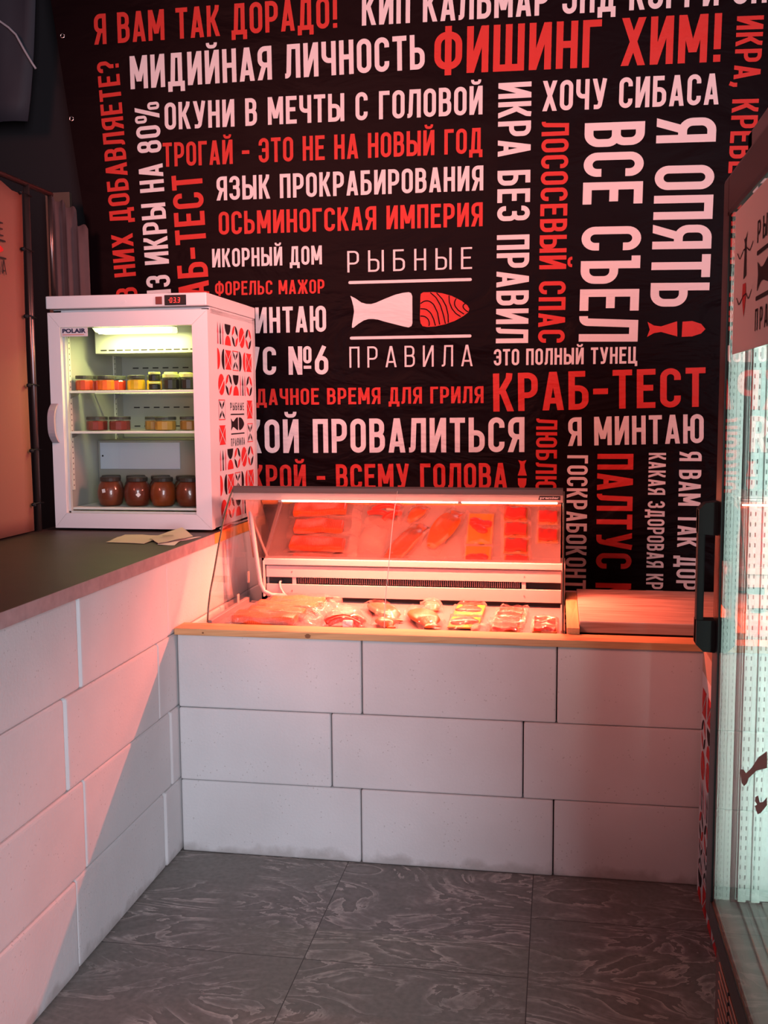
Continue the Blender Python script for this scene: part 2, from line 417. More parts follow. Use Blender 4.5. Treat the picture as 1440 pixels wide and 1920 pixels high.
def glyph(c, t):
    """-> (width, [quads]) with cap height 1"""
    h = t / 2; W = 0.46; r = 0.17; b = h; T = 1 - h; L = h; S = []; D = []; R = W - h

    def s(*p): S.append(p)

    def d(*p): D.append(p)
    def ring(x0, x1, y0, y1, rr=r):
        s((x0, (y0 + y1) / 2), (x0, y1, rr), (x1, y1, rr), (x1, y0, rr), (x0, y0, rr), (x0, (y0 + y1) / 2))
    if c == ' ': return 0.22, []
    if c == 'А': W = 0.50; d(h * 1.05, 0, W / 2 - .012, 1); d(W - h * 1.05, 0, W / 2 + .012, 1); s((0.14, .25), (W - .14, .25))
    elif c == 'Б': s((R, T), (L, T), (L, b), (R, b, r), (R, .56, r), (L, .56))
    elif c == 'В': s((L, .53), (L, b), (R, b, r), (R, .53, r * .85), (L, .53)); s((L, .53), (R - .02, .53, .14), (R - .02, T, r * .9), (L, T), (L, .45))
    elif c == 'Г': W = .40; s((L, 0), (L, T), (W, T))
    elif c == 'Д': W = .56; s((h * .95, -.16), (h * .95, b), (W - h * .95, b), (W - h * .95, -.16)); s((.15, b), (.19, T), (W - .15, T), (W - .15, b))
    elif c == 'Е': W = .42; s((W, T), (L, T), (L, b), (W, b)); s((L, .52), (W - .05, .52))
    elif c == 'Ж':
        W = .70; m = W / 2; s((m, 0), (m, 1))
        for sg in (-1, 1): s((m + sg * (m - h), 1), (m + sg * (m - h - .03), .84, .1), (m + sg * .05, .53)); d(m + sg * (m - h), 0, m + sg * .10, .53)
    elif c == 'З': s((L, .74), (L, T, r), (R - .01, T, r * .9), (R - .01, .53, .13), (.16, .53)); s((.16, .53), (R, .53, .14), (R, b, r), (L, b, r), (L, .27))
    elif c in 'ИЙ':
        W = .48; R = W - h; s((L, 0), (L, 1)); s((R, 0), (R, 1)); d(L + .01, 0, R - .01, 1)
        if c == 'Й': S.append(('thin', (W / 2 - .13, 1.22), (W / 2 - .13, 1.10, .09), (W / 2 + .13, 1.10, .09), (W / 2 + .13, 1.22)))
    elif c == 'К': W = .48; s((L, 0), (L, 1)); s((W - h - .02, 1), (W - h - .035, .86, .1), (.20, .53), (.06, .53)); d(W - h, 0, .22, .55)
    elif c == 'Л': W = .50; s((0, b), (.115, b, .08), (.15, T), (W - h, T), (W - h, 0))
    elif c == 'М': W = .60; s((L, 0), (L, 1)); s((W - h, 0), (W - h, 1)); d(W / 2 - .005, .22, L + .015, 1); d(W / 2 + .005, .22, W - h - .015, 1)
    elif c == 'Н': s((L, 0), (L, 1)); s((R, 0), (R, 1)); s((L, .51), (R, .51))
    elif c == 'N': W = .48; s((L, 0), (L, 1)); s((W - h, 0), (W - h, 1)); d(W - h - .01, 0, L + .01, 1)
    elif c in 'О0': ring(L, R, b, T)
    elif c == 'П': s((L, 0), (L, T), (R, T), (R, 0))
    elif c == 'Р': s((L, 0), (L, T), (R, T, r), (R, .41, r), (L, .41))
    elif c == 'С': s((R, .70), (R, T, r), (L, T, r), (L, b, r), (R, b, r), (R, .30))
    elif c == 'Т': W = .44; s((0, T), (W, T)); s((W / 2, 0), (W / 2, 1))
    elif c == 'У': W = .50; s((W - h, 1), (.255, b, .1), (.06, b)); d(h * 1.05, 1, .27, .27)
    elif c == 'Ф': W = .62; s((W / 2, -.03), (W / 2, 1.03)); ring(L, W - h, .17, .83, .2)
    elif c == 'Х': W = .50; d(h, 0, W - h, 1); d(W - h, 0, h, 1)
    elif c == 'Ц': W = .54; s((L, 1), (L, b), (W - h * .9, b), (W - h * .9, -.16)); s((W - .17, 1), (W - .17, b))
    elif c == 'Ч': s((L, 1), (L, .44, r), (R, .44)); s((R, 0), (R, 1))
    elif c == 'Ш': W = .68; s((L, 1), (L, b), (W - h, b), (W - h, 1)); s((W / 2, b), (W / 2, 1))
    elif c == 'Ъ': W = .54; s((0, T), (.17, T)); s((.17, 1), (.17, b), (W - h, b, r), (W - h, .56, r), (.17, .56))
    elif c == 'Ы': W = .62; s((L, 1), (L, b), (.40, b, r * .9), (.40, .56, r * .9), (L, .56)); s((W - h, 0), (W - h, 1))
    elif c == 'Ь': s((L, 1), (L, b), (R, b, r), (R, .56, r), (L, .56))
    elif c == 'Э': s((L, .70), (L, T, r), (R, T, r), (R, b, r), (L, b, r), (L, .30)); s((.15, .51), (R, .51))
    elif c == 'Ю': W = .68; s((L, 0), (L, 1)); ring(.31, W - h, b, T); s((L, .51), (.31, .51))
    elif c == 'Я': s((R, 0), (R, T), (L, T, r), (L, .44, r), (R, .44)); d(h * .9, 0, .22, .46)
    elif c == '8': ring(L, R, b, .53, .15); ring(L + .02, R - .02, .53, T, .14)
    elif c == '6': ring(L, R, b, .58, r); s((R - .06, 1), (L, .44, .3), (L, .30))
    elif c == '3': return glyph('З', t)
    elif c == '№': W = .80; S = [((L, 0), (L, 1)), ((.40, 0), (.40, 1))]; D = [(.39, 0, L + .01, 1)]; S.append(('thin', (.56, .70), (.56, .95, .09), (.74, .95, .09), (.74, .45, .09), (.56, .45, .09), (.56, .70))); S.append(('thin', (.52, .26), (.78, .26)))
    elif c == '%':
        W = .78; D = [(.24, 0, .54, 1)]
        for x in (.06, .54): y = .58 if x < .3 else 0.04; S.append(('thin', (x, y + .19), (x, y + .38, .08), (x + .18, y + .38, .08), (x + .18, y, .08), (x, y, .08), (x, y + .19)))
    elif c == '?': W = .42; s((L, .74), (L, T, r), (W - h, T, r), (W - h, .58, .12), (W / 2, .40, .05), (W / 2, .24)); s((W / 2, 0), (W / 2, t))
    elif c == '!': W = .20; s((.10, .26), (.10, 1)); s((.10, 0), (.10, t))
    elif c == '–': W = .34; s((0, .46), (W, .46))
    elif c == '-': W = .34; s((0, .46), (W, .46))
    elif c == ',': W = .18; s((.09, t), (.09, .02), (.03, -.14))
    Q = []
    for p in S:
        tt = t
        if p[0] == 'thin': tt = t * .72; p = p[1:]
        Q.append(ribbon(fillet(p), tt))
    for p in D: Q.append(diag(*p, t))
    return W, Q


def layout(text, t, gap):
    """quads of a line with cap height 1, and the x where every letter starts / ends"""
    x = 0; Q = []; spans = []
    for c in text:
        wd, q = glyph(c, t)
        for st in q: Q.append([[(v.x + x, v.y) for v in f] for f in st])
        spans.append((x, x + wd)); x += wd + gap
    return Q, spans


def letters(bm, Q, fn, nrm=(0, -1, 0)):
    """strokes of one line; overlapping strokes are printed a hair above one another"""
    for i, st in enumerate(Q):
        if not isinstance(st[0][0], (tuple, list)): st = [st]
        off = Vector(nrm) * (0.00012 * (i % 4)); cache = {}
        for f in st:
            vs = []
            for p in f:
                k = (round(p[0], 5), round(p[1], 5))
                if k not in cache: cache[k] = bm.verts.new(Vector(fn(*p)) + off + Vector(nrm) * (0.00001 * len(cache)))
                if cache[k] not in vs: vs.append(cache[k])
            if len(vs) > 2:
                try: bm.faces.new(vs)
                except ValueError: pass


# ------------------------------------------------------------------ the setting
bm = bmesh.new(); add_box(bm, -3.0, 4.0, -7.5, 1.3, -0.05, 0.0); struct('floor', bm, M_FLOOR)
M_TENT = mat('dark_tent_wall', (0.012, 0.007, 0.009), 0.9)
bm = bmesh.new(); add_box(bm, -3.0, 4.0, 1.30, 1.36, 0, 4.2); struct('wall_back', bm, M_TENT)
bm = bmesh.new(); add_box(bm, -3.06, -3.0, -7.5, 1.36, 0, 4.2); struct('wall_left', bm, M_TENT)
bm = bmesh.new(); add_box(bm, 4.0, 4.06, -7.5, 1.36, 0, 4.2); struct('wall_right', bm, M_TENT)

# ------------------------------------------------------------------ the slogan banner
YB = 1.08
ban = thing('slogan_banner', 'black vinyl banner with white and red fish slogans hung behind the counters', 'banner', (0.6, YB, 0.5))
bm = bmesh.new()
NX, NZ = 40, 30
bl = lambda z: -0.77 - 0.13 * max(0, (z - 2.2)) if z > 2.2 else -0.77
for i in range(1):
    g = []
    for k in range(NZ + 1):
        z = 0.45 + 3.15 * k / NZ; x0 = bl(z); row = []
        for j in range(NX + 1):
            x = x0 + (2.62 - x0) * j / NX; row.append(bm.verts.new((x, YB, z)))
        g.append(row)
    for k in range(NZ):
        for j in range(NX): bm.faces.new((g[k][j], g[k][j + 1], g[k + 1][j + 1], g[k + 1][j]))
r_ = bmesh.ops.extrude_face_region(bm, geom=list(bm.faces))
bmesh.ops.translate(bm, vec=(0, 0.003, 0), verts=[v for v in r_['geom'] if isinstance(v, bmesh.types.BMVert)])
link('sheet', bm, M_BANNER, ban)
for (x, z) in ((-0.859, 3.11), (-0.831, 2.764), (-0.775, 1.95)):
    bm = bmesh.new(); c_ = [(x + 0.009 * math.cos(a * math.pi / 6), YB - 0.003, z + 0.009 * math.sin(a * math.pi / 6)) for a in range(13)]
    add_tube(bm, c_, 0.0032, 6); link('eyelet', bm, M_CHROME, ban, True)

SLOGANS = [
('r', 'Я ВАМ ТАК ДОРАДО!', 0, 99, -0.714, 3.065, 0.352, 3.065, -0.718, 3.19),
('w', 'КИП КАЛЬМАР ЭНД КОРРИ ОН', 0, 99, 0.452, 3.066, 2.033, 3.046, 0.447, 3.197),
('w', 'МИДИЙНАЯ ЛИЧНОСТЬ', 0, 99, -0.557, 2.872, 0.711, 2.88, -0.56, 3.008),
('r', 'ФИШИНГ ХИМ!', 0, 99, 0.749, 2.856, 1.872, 2.838, 0.749, 3.037),
('w', 'ОКУНИ В МЕЧТЫ С ГОЛОВОЙ', 0, 99, -0.408, 2.696, 0.946, 2.689, -0.408, 2.808),
('r', 'ТРОГАЙ – ЭТО НЕ НА НОВЫЙ ГОД', 0, 99, -0.421, 2.543, 0.946, 2.537, -0.423, 2.643),
('w', 'ЯЗЫК ПРОКРАБИРОВАНИЯ', 0, 99, -0.184, 2.393, 0.95, 2.389, -0.186, 2.492),
('r', 'ОСЬМИНОГСКАЯ ИМПЕРИЯ', 0, 99, -0.178, 2.25, 0.948, 2.246, -0.183, 2.346),
('w', 'ИКОРНЫЙ ДОМ', 0, 99, -0.211, 2.114, 0.272, 2.113, -0.21, 2.192),
('r', 'ФОРЕЛЬС МАЖОР', 0, 99, -0.201, 1.995, 0.281, 1.992, -0.201, 2.054),
('w', 'Я МИНТАЮ', 3, 99, -0.023, 1.831, 0.287, 1.832, -0.02, 1.94),
('w', 'ПАЛТУС №6', 5, 99, 0.006, 1.653, 0.294, 1.652, 0.008, 1.773),
('r', 'ДАЧНОЕ ВРЕМЯ ДЛЯ ГРИЛЯ', 0, 99, -0.026, 1.524, 0.954, 1.526, -0.025, 1.594),
('w', 'КОЙ ПРОВАЛИТЬСЯ', 1, 99, 0.008, 1.317, 1.124, 1.322, 0.011, 1.462),
('r', 'КРОЙ – ВСЕМУ ГОЛОВА', 1, 99, 0.011, 1.158, 1.054, 1.169, 0.013, 1.266),
('w', 'ХОЧУ СИБАСА', 0, 99, 1.186, 2.688, 1.865, 2.678, 1.189, 2.805),
('w', 'ЭТО ПОЛНЫЙ ТУНЕЦ', 0, 99, 0.996, 1.68, 1.574, 1.681, 1.0, 1.747),
('r', 'КРАБ-ТЕСТ', 0, 99, 0.995, 1.49, 1.844, 1.505, 0.995, 1.647),
('w', 'Я МИНТАЮ', 0, 99, 1.304, 1.347, 1.841, 1.359, 1.307, 1.464),
('w', 'ИКРА БЕЗ ПРАВИЛ', 0, 99, 1.01, 2.807, 1.004, 1.771, 1.142, 2.803),
('r', 'ЛОСОСЕВЫЙ СПАС', 0, 99, 1.184, 2.647, 1.176, 1.77, 1.292, 2.643),
('w', 'ВСЕ СЪЕЛ', 0, 99, 1.354, 2.633, 1.34, 1.772, 1.588, 2.63),
('w', 'Я ОПЯТЬ', 0, 99, 1.633, 2.635, 1.62, 1.906, 1.86, 2.628),
('r', 'ИКРА, КРЕВЕТКИ', 0, 11, 1.926, 3.003, 1.908, 2.415, 2.025, 3.002),
('r', 'ЛЮБЛЮ', 0, 99, 1.172, 1.461, 1.171, 1.159, 1.258, 1.462),
('w', 'ГОСКРАБОКОНТРОЛЬ', 0, 12, 1.3, 1.309, 1.298, 0.752, 1.384, 1.312),
('r', 'ПАЛТУС №6', 0, 6, 1.422, 1.315, 1.422, 0.839, 1.566, 1.319),
('w', 'КАКАЯ ЗДОРОВАЯ КРЕВЕТКА', 0, 17, 1.627, 1.319, 1.626, 0.758, 1.695, 1.322),
('w', 'Я ВАМ ТАК ДОРАДО!', 0, 13, 1.748, 1.324, 1.746, 0.759, 1.835, 1.329),
('r', 'В НИХ ДОБАВЛЯЕТЕ?', 2, 99, -0.559, 2.089, -0.609, 2.997, -0.658, 2.087),
('w', 'ИЗ ИКРЫ НА 80%', 1, 99, -0.402, 2.039, -0.433, 2.816, -0.512, 2.041),
('r', 'КРАБ-ТЕСТ', 3, 99, -0.23, 2.076, -0.247, 2.509, -0.368, 2.077),
]
for (c, txt, a, b_, x0, z0, x1, z1, hx, hz) in SLOGANS:
    A = Vector((x0, z0)); E_ = Vector((x1, z1)); H = Vector((hx, hz)) - A; dr = (E_ - A).normalized()
    ht = abs(H.x * dr.y - H.y * dr.x); up = Vector((-dr.y, dr.x))
    Q, sp = layout(txt, 0.148, 0.105)
    i0 = a; i1 = min(b_, len(txt)) - 1
    k = (E_ - A).length / (sp[i1][1] - sp[i0][0]); xo = sp[i0][0]
    # crisp, equally thick strokes need the alphabet drawn at the final proportion
    ratio = k / ht
    bm = bmesh.new()

    def fn(u, v, A=A, dr=dr, up=up, k=k, xo=xo, ht=ht):
        p = A + dr * ((u - xo) * k) + up * (v * ht); return (p.x, YB - 0.0015, p.y)
    letters(bm, Q, fn)
    o = link('slogan_lettering', bm, M_TXTR if c == 'r' else M_TXTW, ban)
    o['label'] = ('red' if c == 'r' else 'white') + ' slogan reading "' + txt + '"'


def flat(bm, pts, y):
    bm.faces.new([bm.verts.new((p[0], y, p[1])) for p in pts])


def round_ribbon(bm, pts, t, fn, cap=True):
    pl = fillet(pts); Q = [[(v.x, v.y) for v in f] for f in ribbon(pl, t)]
    if cap:
        for e in (pl[0], pl[-1]): Q.append([(e[0] + t / 2 * math.cos(a * math.pi / 6), e[1] + t / 2 * math.sin(a * math.pi / 6)) for a in range(12)])
    letters(bm, [[f] for f in Q] if cap else [Q], fn, nrm_of(fn))


def nrm_of(fn):
    a = Vector(fn(0, 0)); n = (Vector(fn(1, 0)) - a).cross(Vector(fn(0, 1)) - a)
    return n.normalized()


def thin_word(bm, text, x0, z0, width, ht, fn, t=0.085, gap=0.36):
    """widely set line of light lettering"""
    Q, sp = layout(text, t, gap); k = width / sp[-1][1]
    letters(bm, Q, lambda u, v: fn(x0 + u * k, z0 + v * ht), Vector(fn(1, 0)).cross(Vector(fn(0, 1))).normalized() if False else nrm_of(fn))


fnb = lambda x, z: (x, YB - 0.0015, z)
bm = bmesh.new()
thin_word(bm, 'РЫБНЫЕ', 0.381, 2.076, 0.524, 0.088, fnb); thin_word(bm, 'ПРАВИЛА', 0.386, 1.679, 0.522, 0.088, fnb)
round_ribbon(bm, [(0.391, 2.034), (0.898, 2.033)], 0.0125, fnb); round_ribbon(bm, [(0.395, 1.803), (0.897, 1.803)], 0.0125, fnb)
TAIL = [(0.393, 1.979), (0.416, 1.967), (0.44, 1.95), (0.461, 1.944), (0.481, 1.943), (0.502, 1.948), (0.539, 1.963), (0.584, 1.979), (0.617, 1.986), (0.641, 1.988), (0.651, 1.984), (0.656, 1.971), (0.656, 1.908), (0.656, 1.86), (0.652, 1.848), (0.64, 1.843), (0.62, 1.847), (0.583, 1.857), (0.538, 1.869), (0.51, 1.878), (0.489, 1.881), (0.469, 1.881), (0.45, 1.876), (0.427, 1.863), (0.404, 1.846), (0.398, 1.847), (0.399, 1.861), (0.404, 1.889), (0.408, 1.913), (0.406, 1.933), (0.4, 1.957)]
HEAD = [(0.69, 1.966), (0.692, 1.98), (0.702, 1.986), (0.742, 1.986), (0.782, 1.98), (0.822, 1.968), (0.862, 1.947), (0.886, 1.928), (0.894, 1.914), (0.89, 1.9), (0.87, 1.885), (0.834, 1.866), (0.794, 1.853), (0.754, 1.845), (0.718, 1.843), (0.699, 1.847), (0.691, 1.859), (0.688, 1.875)]
STRIPES = [[(0.69, 1.889), (0.71, 1.887), (0.724, 1.874), (0.728, 1.858), (0.726, 1.847)], [(0.69, 1.919), (0.714, 1.917), (0.734, 1.9), (0.746, 1.874), (0.753, 1.848)], [(0.691, 1.94), (0.706, 1.95), (0.726, 1.951), (0.746, 1.935), (0.762, 1.901), (0.771, 1.852)], [(0.732, 1.984), (0.756, 1.963), (0.774, 1.931), (0.786, 1.893), (0.795, 1.855)], [(0.758, 1.982), (0.782, 1.956), (0.798, 1.926), (0.806, 1.892), (0.807, 1.859)], [(0.81, 1.97), (0.811, 1.944), (0.822, 1.916), (0.838, 1.896), (0.858, 1.883)], [(0.84, 1.957), (0.832, 1.943), (0.834, 1.927), (0.848, 1.909), (0.872, 1.893)], [(0.878, 1.937), (0.867, 1.928), (0.87, 1.917), (0.882, 1.905), (0.89, 1.902)]]
flat(bm, TAIL, YB - 0.0015)
o = link('emblem', bm, M_TXTW, ban); o['label'] = 'white emblem with a fish tail between two lines'
bm = bmesh.new(); flat(bm, HEAD, YB - 0.0015); o2 = link('emblem_fish_head', bm, M_TXTR, ban); o2['label'] = 'red striped fish head of the emblem'
bm = bmesh.new()
for st in STRIPES: round_ribbon(bm, [st[0]] + [(x, z, 0.03) for x, z in st[1:-1]] + [st[-1]], 0.0045, lambda x, z: (x, YB - 0.0025, z), False)
link('stripes', bm, M_BANNER, o2)
FA_T = [(1.612, 1.846), (1.637, 1.831), (1.665, 1.827), (1.727, 1.846), (1.729, 1.786), (1.665, 1.805), (1.638, 1.801), (1.611, 1.786), (1.621, 1.815)]
FA_H = [(1.748, 1.844), (1.785, 1.846), (1.82, 1.834), (1.837, 1.813), (1.821, 1.796), (1.786, 1.785), (1.746, 1.784)]
FB_T = [(1.099, 1.289), (1.115, 1.284), (1.133, 1.289), (1.125, 1.271), (1.126, 1.255), (1.135, 1.224), (1.097, 1.224), (1.107, 1.255), (1.107, 1.271)]
FB_H = [(1.098, 1.213), (1.134, 1.213), (1.132, 1.187), (1.123, 1.171), (1.116, 1.167), (1.108, 1.171), (1.099, 1.187)]
for t_, h_ in ((FA_T, FA_H), (FB_T, FB_H)):
    bm = bmesh.new(); flat(bm, t_, YB - 0.0015); flat(bm, h_, YB - 0.0015); o = link('fish_icon', bm, M_TXTR, ban); o['label'] = 'small red fish icon'

# ------------------------------------------------------------------ back left corner: tarp, curtain, stretched sign on a pipe frame
bm = bmesh.new(); g = []
for k in range(9):
    z = 2.78 + 0.8 * k / 8; row = []
    for j in range(9):
        x = -1.5 + (-0.975 - 0.09 * (1 - k / 8) ** 1.5 + 1.5) * j / 8; row.append(bm.verts.new((x, 1.12 + 0.012 * math.sin(j * 1.7 + k * .6), z)))
    g.append(row)
for k in range(8):
    for j in range(8): bm.faces.new((g[k][j], g[k][j + 1], g[k + 1][j + 1], g[k + 1][j]))
r_ = bmesh.ops.extrude_face_region(bm, geom=list(bm.faces)); bmesh.ops.translate(bm, vec=(0, 0.006, 0), verts=[v for v in r_['geom'] if isinstance(v, bmesh.types.BMVert)])
tag(link('tarpaulin', bm, mat('slate_tarp', (0.015, 0.017, 0.027), 0.7), None, True), 'slate grey tarpaulin hanging in the dark corner above the framed sign', 'tarpaulin')
bm = bmesh.new(); add_tube(bm, [(-1.25, 1.10, 3.22), (-1.16, 1.10, 3.199), (-1.12, 1.10, 3.17), (-1.087, 1.10, 3.138), (-1.05, 1.10, 3.07), (-1.017, 1.10, 3.015), (-1.0, 1.10, 2.99)], 0.005, 6)
tag(link('cable', bm, mat('grey_cable', (0.35, 0.33, 0.36), 0.5), None, True), 'thin grey cable slung across the slate tarpaulin', 'cable')

bm = bmesh.new(); g = []
for k in range(25):
    f = k / 24; row = []
    for j in range(33):
        u = j / 32; z = f * (2.43 - 0.10 * u - (0.05 if u > .72 else 0) + 0.012 * math.sin(u * 22))
        x = -0.905 + 0.17 * u + 0.004 * (1 - f) * 4 * (u - .5)
        row.append(bm.verts.new((x, 0.985 + 0.010 * math.sin(u * 20 + f * 1.3) + 0.003 * math.sin(u * 43 + 2 * f), z)))
    g.append(row)
for k in range(24):
    for j in range(32): bm.faces.new((g[k][j], g[k][j + 1], g[k + 1][j + 1], g[k + 1][j]))
r_ = bmesh.ops.extrude_face_region(bm, geom=list(bm.faces)); bmesh.ops.translate(bm, vec=(0, 0.004, 0), verts=[v for v in r_['geom'] if isinstance(v, bmesh.types.BMVert)])
tag(link('curtain', bm, mat('mauve_cloth', (0.06, 0.038, 0.042), 0.85, noise=0.2, nscale=20), None, True), 'dusky mauve cloth curtain hanging in folds behind the white refrigerator', 'curtain')
o = boxobj('backing_panel', (-1.0, -0.885, 1.14, 1.16, 0.0, 2.47), mat('dull_brown_panel', (0.10, 0.055, 0.04), 0.8))
tag(o, 'dull brown panel in the gap between sign frame and mauve curtain', 'panel')

sg = thing('framed_sign', 'peach fabric sign stretched on a pipe frame at the left end of worktop', 'sign', (-0.67, -0.3, 1.05))
bm = bmesh.new(); g = []
for k in range(21):
    f = k / 20; row = []
    for j in range(25):
        u = j / 24; y = -1.30 + (1.30 + 0.315) * u
        sag = 0.012 * math.sin(u * 30) * max(0, f - .85) / .15 if u < .99 else 0
        row.append(bm.verts.new((-0.668 + 0.006 * math.sin(u * 9 + f * 5) * f, y, 1.06 + f * (2.30 - 1.06) + sag - 0.03 * max(0, u - .9) * 10 * 0.4 * f)))
    g.append(row)
for k in range(20):
    for j in range(24): bm.faces.new((g[k][j], g[k][j + 1], g[k + 1][j + 1], g[k + 1][j]))
r_ = bmesh.ops.extrude_face_region(bm, geom=list(bm.faces)); bmesh.ops.translate(bm, vec=(-0.003, 0, 0), verts=[v for v in r_['geom'] if isinstance(v, bmesh.types.BMVert)])
link('fabric', bm, mat('peach_fabric', (0.24, 0.088, 0.064), 0.8), sg, True)
M_PIPE = mat('dull_pipe', (0.16, 0.12, 0.12), 0.3, 0.9)
bm = bmesh.new(); add_tube(bm, [(-0.675, 0.365, 1.055), (-0.675, 0.372, 2.335)], 0.011, 12); link('frame_post', bm, M_PIPE, sg, True)
bm = bmesh.new(); add_tube(bm, [(-0.675, -1.3, 2.335), (-0.675, 0.56, 2.335)], 0.010, 12); add_tube(bm, [(-0.675, 0.55, 2.335), (-0.675, 0.55, 1.95)], 0.009, 10); link('frame_rail', bm, M_PIPE, sg, True)
for z in (2.29, 2.09, 1.85, 1.60, 1.36, 1.16):
    bm = bmesh.new(); add_tube(bm, [(-0.655, 0.285, z), (-0.655, 0.33, z + 0.004), (-0.658, 0.375, z)], 0.003, 6); add_tube(bm, [(-0.662, 0.297, z), (-0.65, 0.297, z)], 0.007, 8)
    link('tie', bm, M_BLACK, sg, True)
fns = lambda y, z: (-0.6615, y, z)
bm = bmesh.new()
thin_word(bm, 'РЫБНЫЕ', -0.16, 2.115, 0.335, 0.048, fns, 0.1); thin_word(bm, 'ПРАВИЛА', -0.16, 1.985, 0.345, 0.048, fns, 0.1)
round_ribbon(bm, [(-0.16, 2.10), (0.185, 2.10)], 0.006, fns); round_ribbon(bm, [(-0.16, 2.04), (0.185, 2.04)], 0.006, fns)
bm.faces.new([bm.verts.new(fns(-0.16 + (x - 0.393) * .66, 2.07 + (z - 1.915) * .36)) for x, z in TAIL]); link('printed_logo', bm, M_INK, sg)
bm = bmesh.new(); bm.faces.new([bm.verts.new(fns(-0.16 + (x - 0.393) * .66, 2.07 + (z - 1.915) * .36)) for x, z in HEAD]); o = link('printed_fish_head', bm, M_MOTIFRED, sg); o['label'] = 'red fish head of the printed emblem'

# ------------------------------------------------------------------ counters of big white blocks
BH = 0.2531; BL = 0.63


def masonry(bm, axis, courses, lo, hi, d0, d1):
    """courses: one list of joint positions per course; every block is a softly edged box"""
    for k, js in enumerate(courses):
        e = [lo] + [j for j in js if lo < j < hi] + [hi]
        for i, (a, b) in enumerate(zip(e, e[1:])):
            jit = 0.0022 * math.sin(k * 5.1 + i * 3.7)
            z0, z1 = k * BH + 0.001, (k + 1) * BH - 0.001
            if k == 0: z0 = 0.0
            if axis == 'X': add_box(bm, a + .0018, b - .0018, d0 + jit, d1, z0, z1, 0.008, 3)
            else: add_box(bm, d0, d1 + jit, a + .0022, b - .0022, z0, z1, 0.011, 3)


fc = thing('block_counter', 'low front counter of big white blocks under the display case', 'counter', (0.85, 0.1, 0))
bm = bmesh.new(); masonry(bm, 'X', [[.630, 1.260, 1.89], [.532, 1.162, 1.79], [.6365, 1.2665, 1.89]], 0.004, 2.35, 0.0, 0.05)
link('masonry', bm, M_BLOCK, fc)
bm = bmesh.new(); add_box(bm, 0.004, 2.35, 0.055, 0.075, 0, 0.745); link('core', bm, M_DARK, fc)

lc = thing('block_counter', 'tall left counter of big white blocks running towards the viewer', 'counter', (-0.15, -0.8, 0))
js = lambda a: [a - BL * 4, a - BL * 3, a - BL * 2, a - BL, a, a + BL, a + 2 * BL]
bm = bmesh.new(); masonry(bm, 'Y', [js(-0.76), js(-0.694), js(-0.785), js(-0.6925)], -2.55, 1.03, -0.20, 0.0)
link('masonry', bm, M_BLOCK, lc)
bm = bmesh.new(); add_box(bm, -0.60, -0.21, -2.5, 1.0, 0, 1.0); link('core', bm, M_DARK, lc)

wt = thing('worktop', 'dark stone worktop with a mottled edge on the tall left counter', 'worktop', (-0.3, -0.8, 1.0125))
bm = bmesh.new(); add_box(bm, -0.70, 0.012, -2.6, 1.04, 1.0125, 1.0505, 0.0015, 1); link('slab', bm, M_STONE, wt)
boxobj('stone_edging', (0.012, 0.0155, -2.6, 0.375, 1.0125, 1.0505), M_STONEEDGE, wt)
o = boxobj('wood_edging', (0.012, 0.0155, 0.377, 1.04, 1.0125, 1.0505), M_ORANGEWOOD, wt); o['label'] = 'orange wood edging'

# pine rails framing the display case
pr = thing('wooden_rail', 'knotty pine rail capping the front block counter', 'rail', (0.85, 0.02, 0.756))
bm = bmesh.new(); add_box(bm, 0.004, 2.34, -0.022, 0.072, 0.7592, 0.782, 0.002, 2); link('front_rail', bm, M_PINE, pr)
bm = bmesh.new(); add_box(bm, 1.296, 1.337, 0.074, 0.73, 0.7592, 0.800, 0.0015, 1); link('cross_rail', bm, M_PINEY, pr)
M_KNOT = mat('dark_knot', (0.20, 0.085, 0.03), 0.6)
bm = bmesh.new()
for (x, rr) in ((0.463, .008), (0.105, .003)):
    bm.faces.new([bm.verts.new((x + rr * 1.2 * math.cos(a * .3142) * (1 + .25 * math.sin(a * 2.2)), -0.0225, 0.769 + rr * .95 * math.sin(a * .3142))) for a in range(20)])
link('knot', bm, M_KNOT, pr)

# pale wood board at the right of the case
bd = thing('counter_board', 'pale wood-grain board lying right of the display case', 'board', (1.6, 0.45, 0.772))
bm = bmesh.new(); add_box(bm, 1.338, 2.34, 0.142, 0.748, 0.772, 0.8095, 0.0012, 1); link('board', bm, M_OAK, bd)
boxobj('light_edge', (1.338, 2.34, 0.1405, 0.143, 0.8065, 0.8105), mat('white_edge_strip', (0.80, 0.72, 0.66), 0.4), bd)
bm = bmesh.new(); add_box(bm, 1.345, 2.34, 0.16, 0.73, 0.0, 0.772); link('support', bm, M_DARK, bd)

# ------------------------------------------------------------------ the refrigerated display case
XL, XR = 0.085, 1.281
dc = thing('display_case', 'glass-fronted refrigerated case of packed fish on the front counter', 'display case', (0.69, 0.4, 0.70))
bm = bmesh.new(); add_box(bm, XL + .012, XR + .002, 0.076, 0.555, 0.735, 0.770, 0.003, 2)
add_box(bm, XL + .0, XL + .016, 0.080, 0.52, 0.735, 0.790, 0.002, 1); add_box(bm, XR - .004, XR + .010, 0.080, 0.52, 0.735, 0.790, 0.002, 1)
link('tray', bm, mat('tray_steel', (0.22, 0.20, 0.21), 0.4, 0.3), dc)
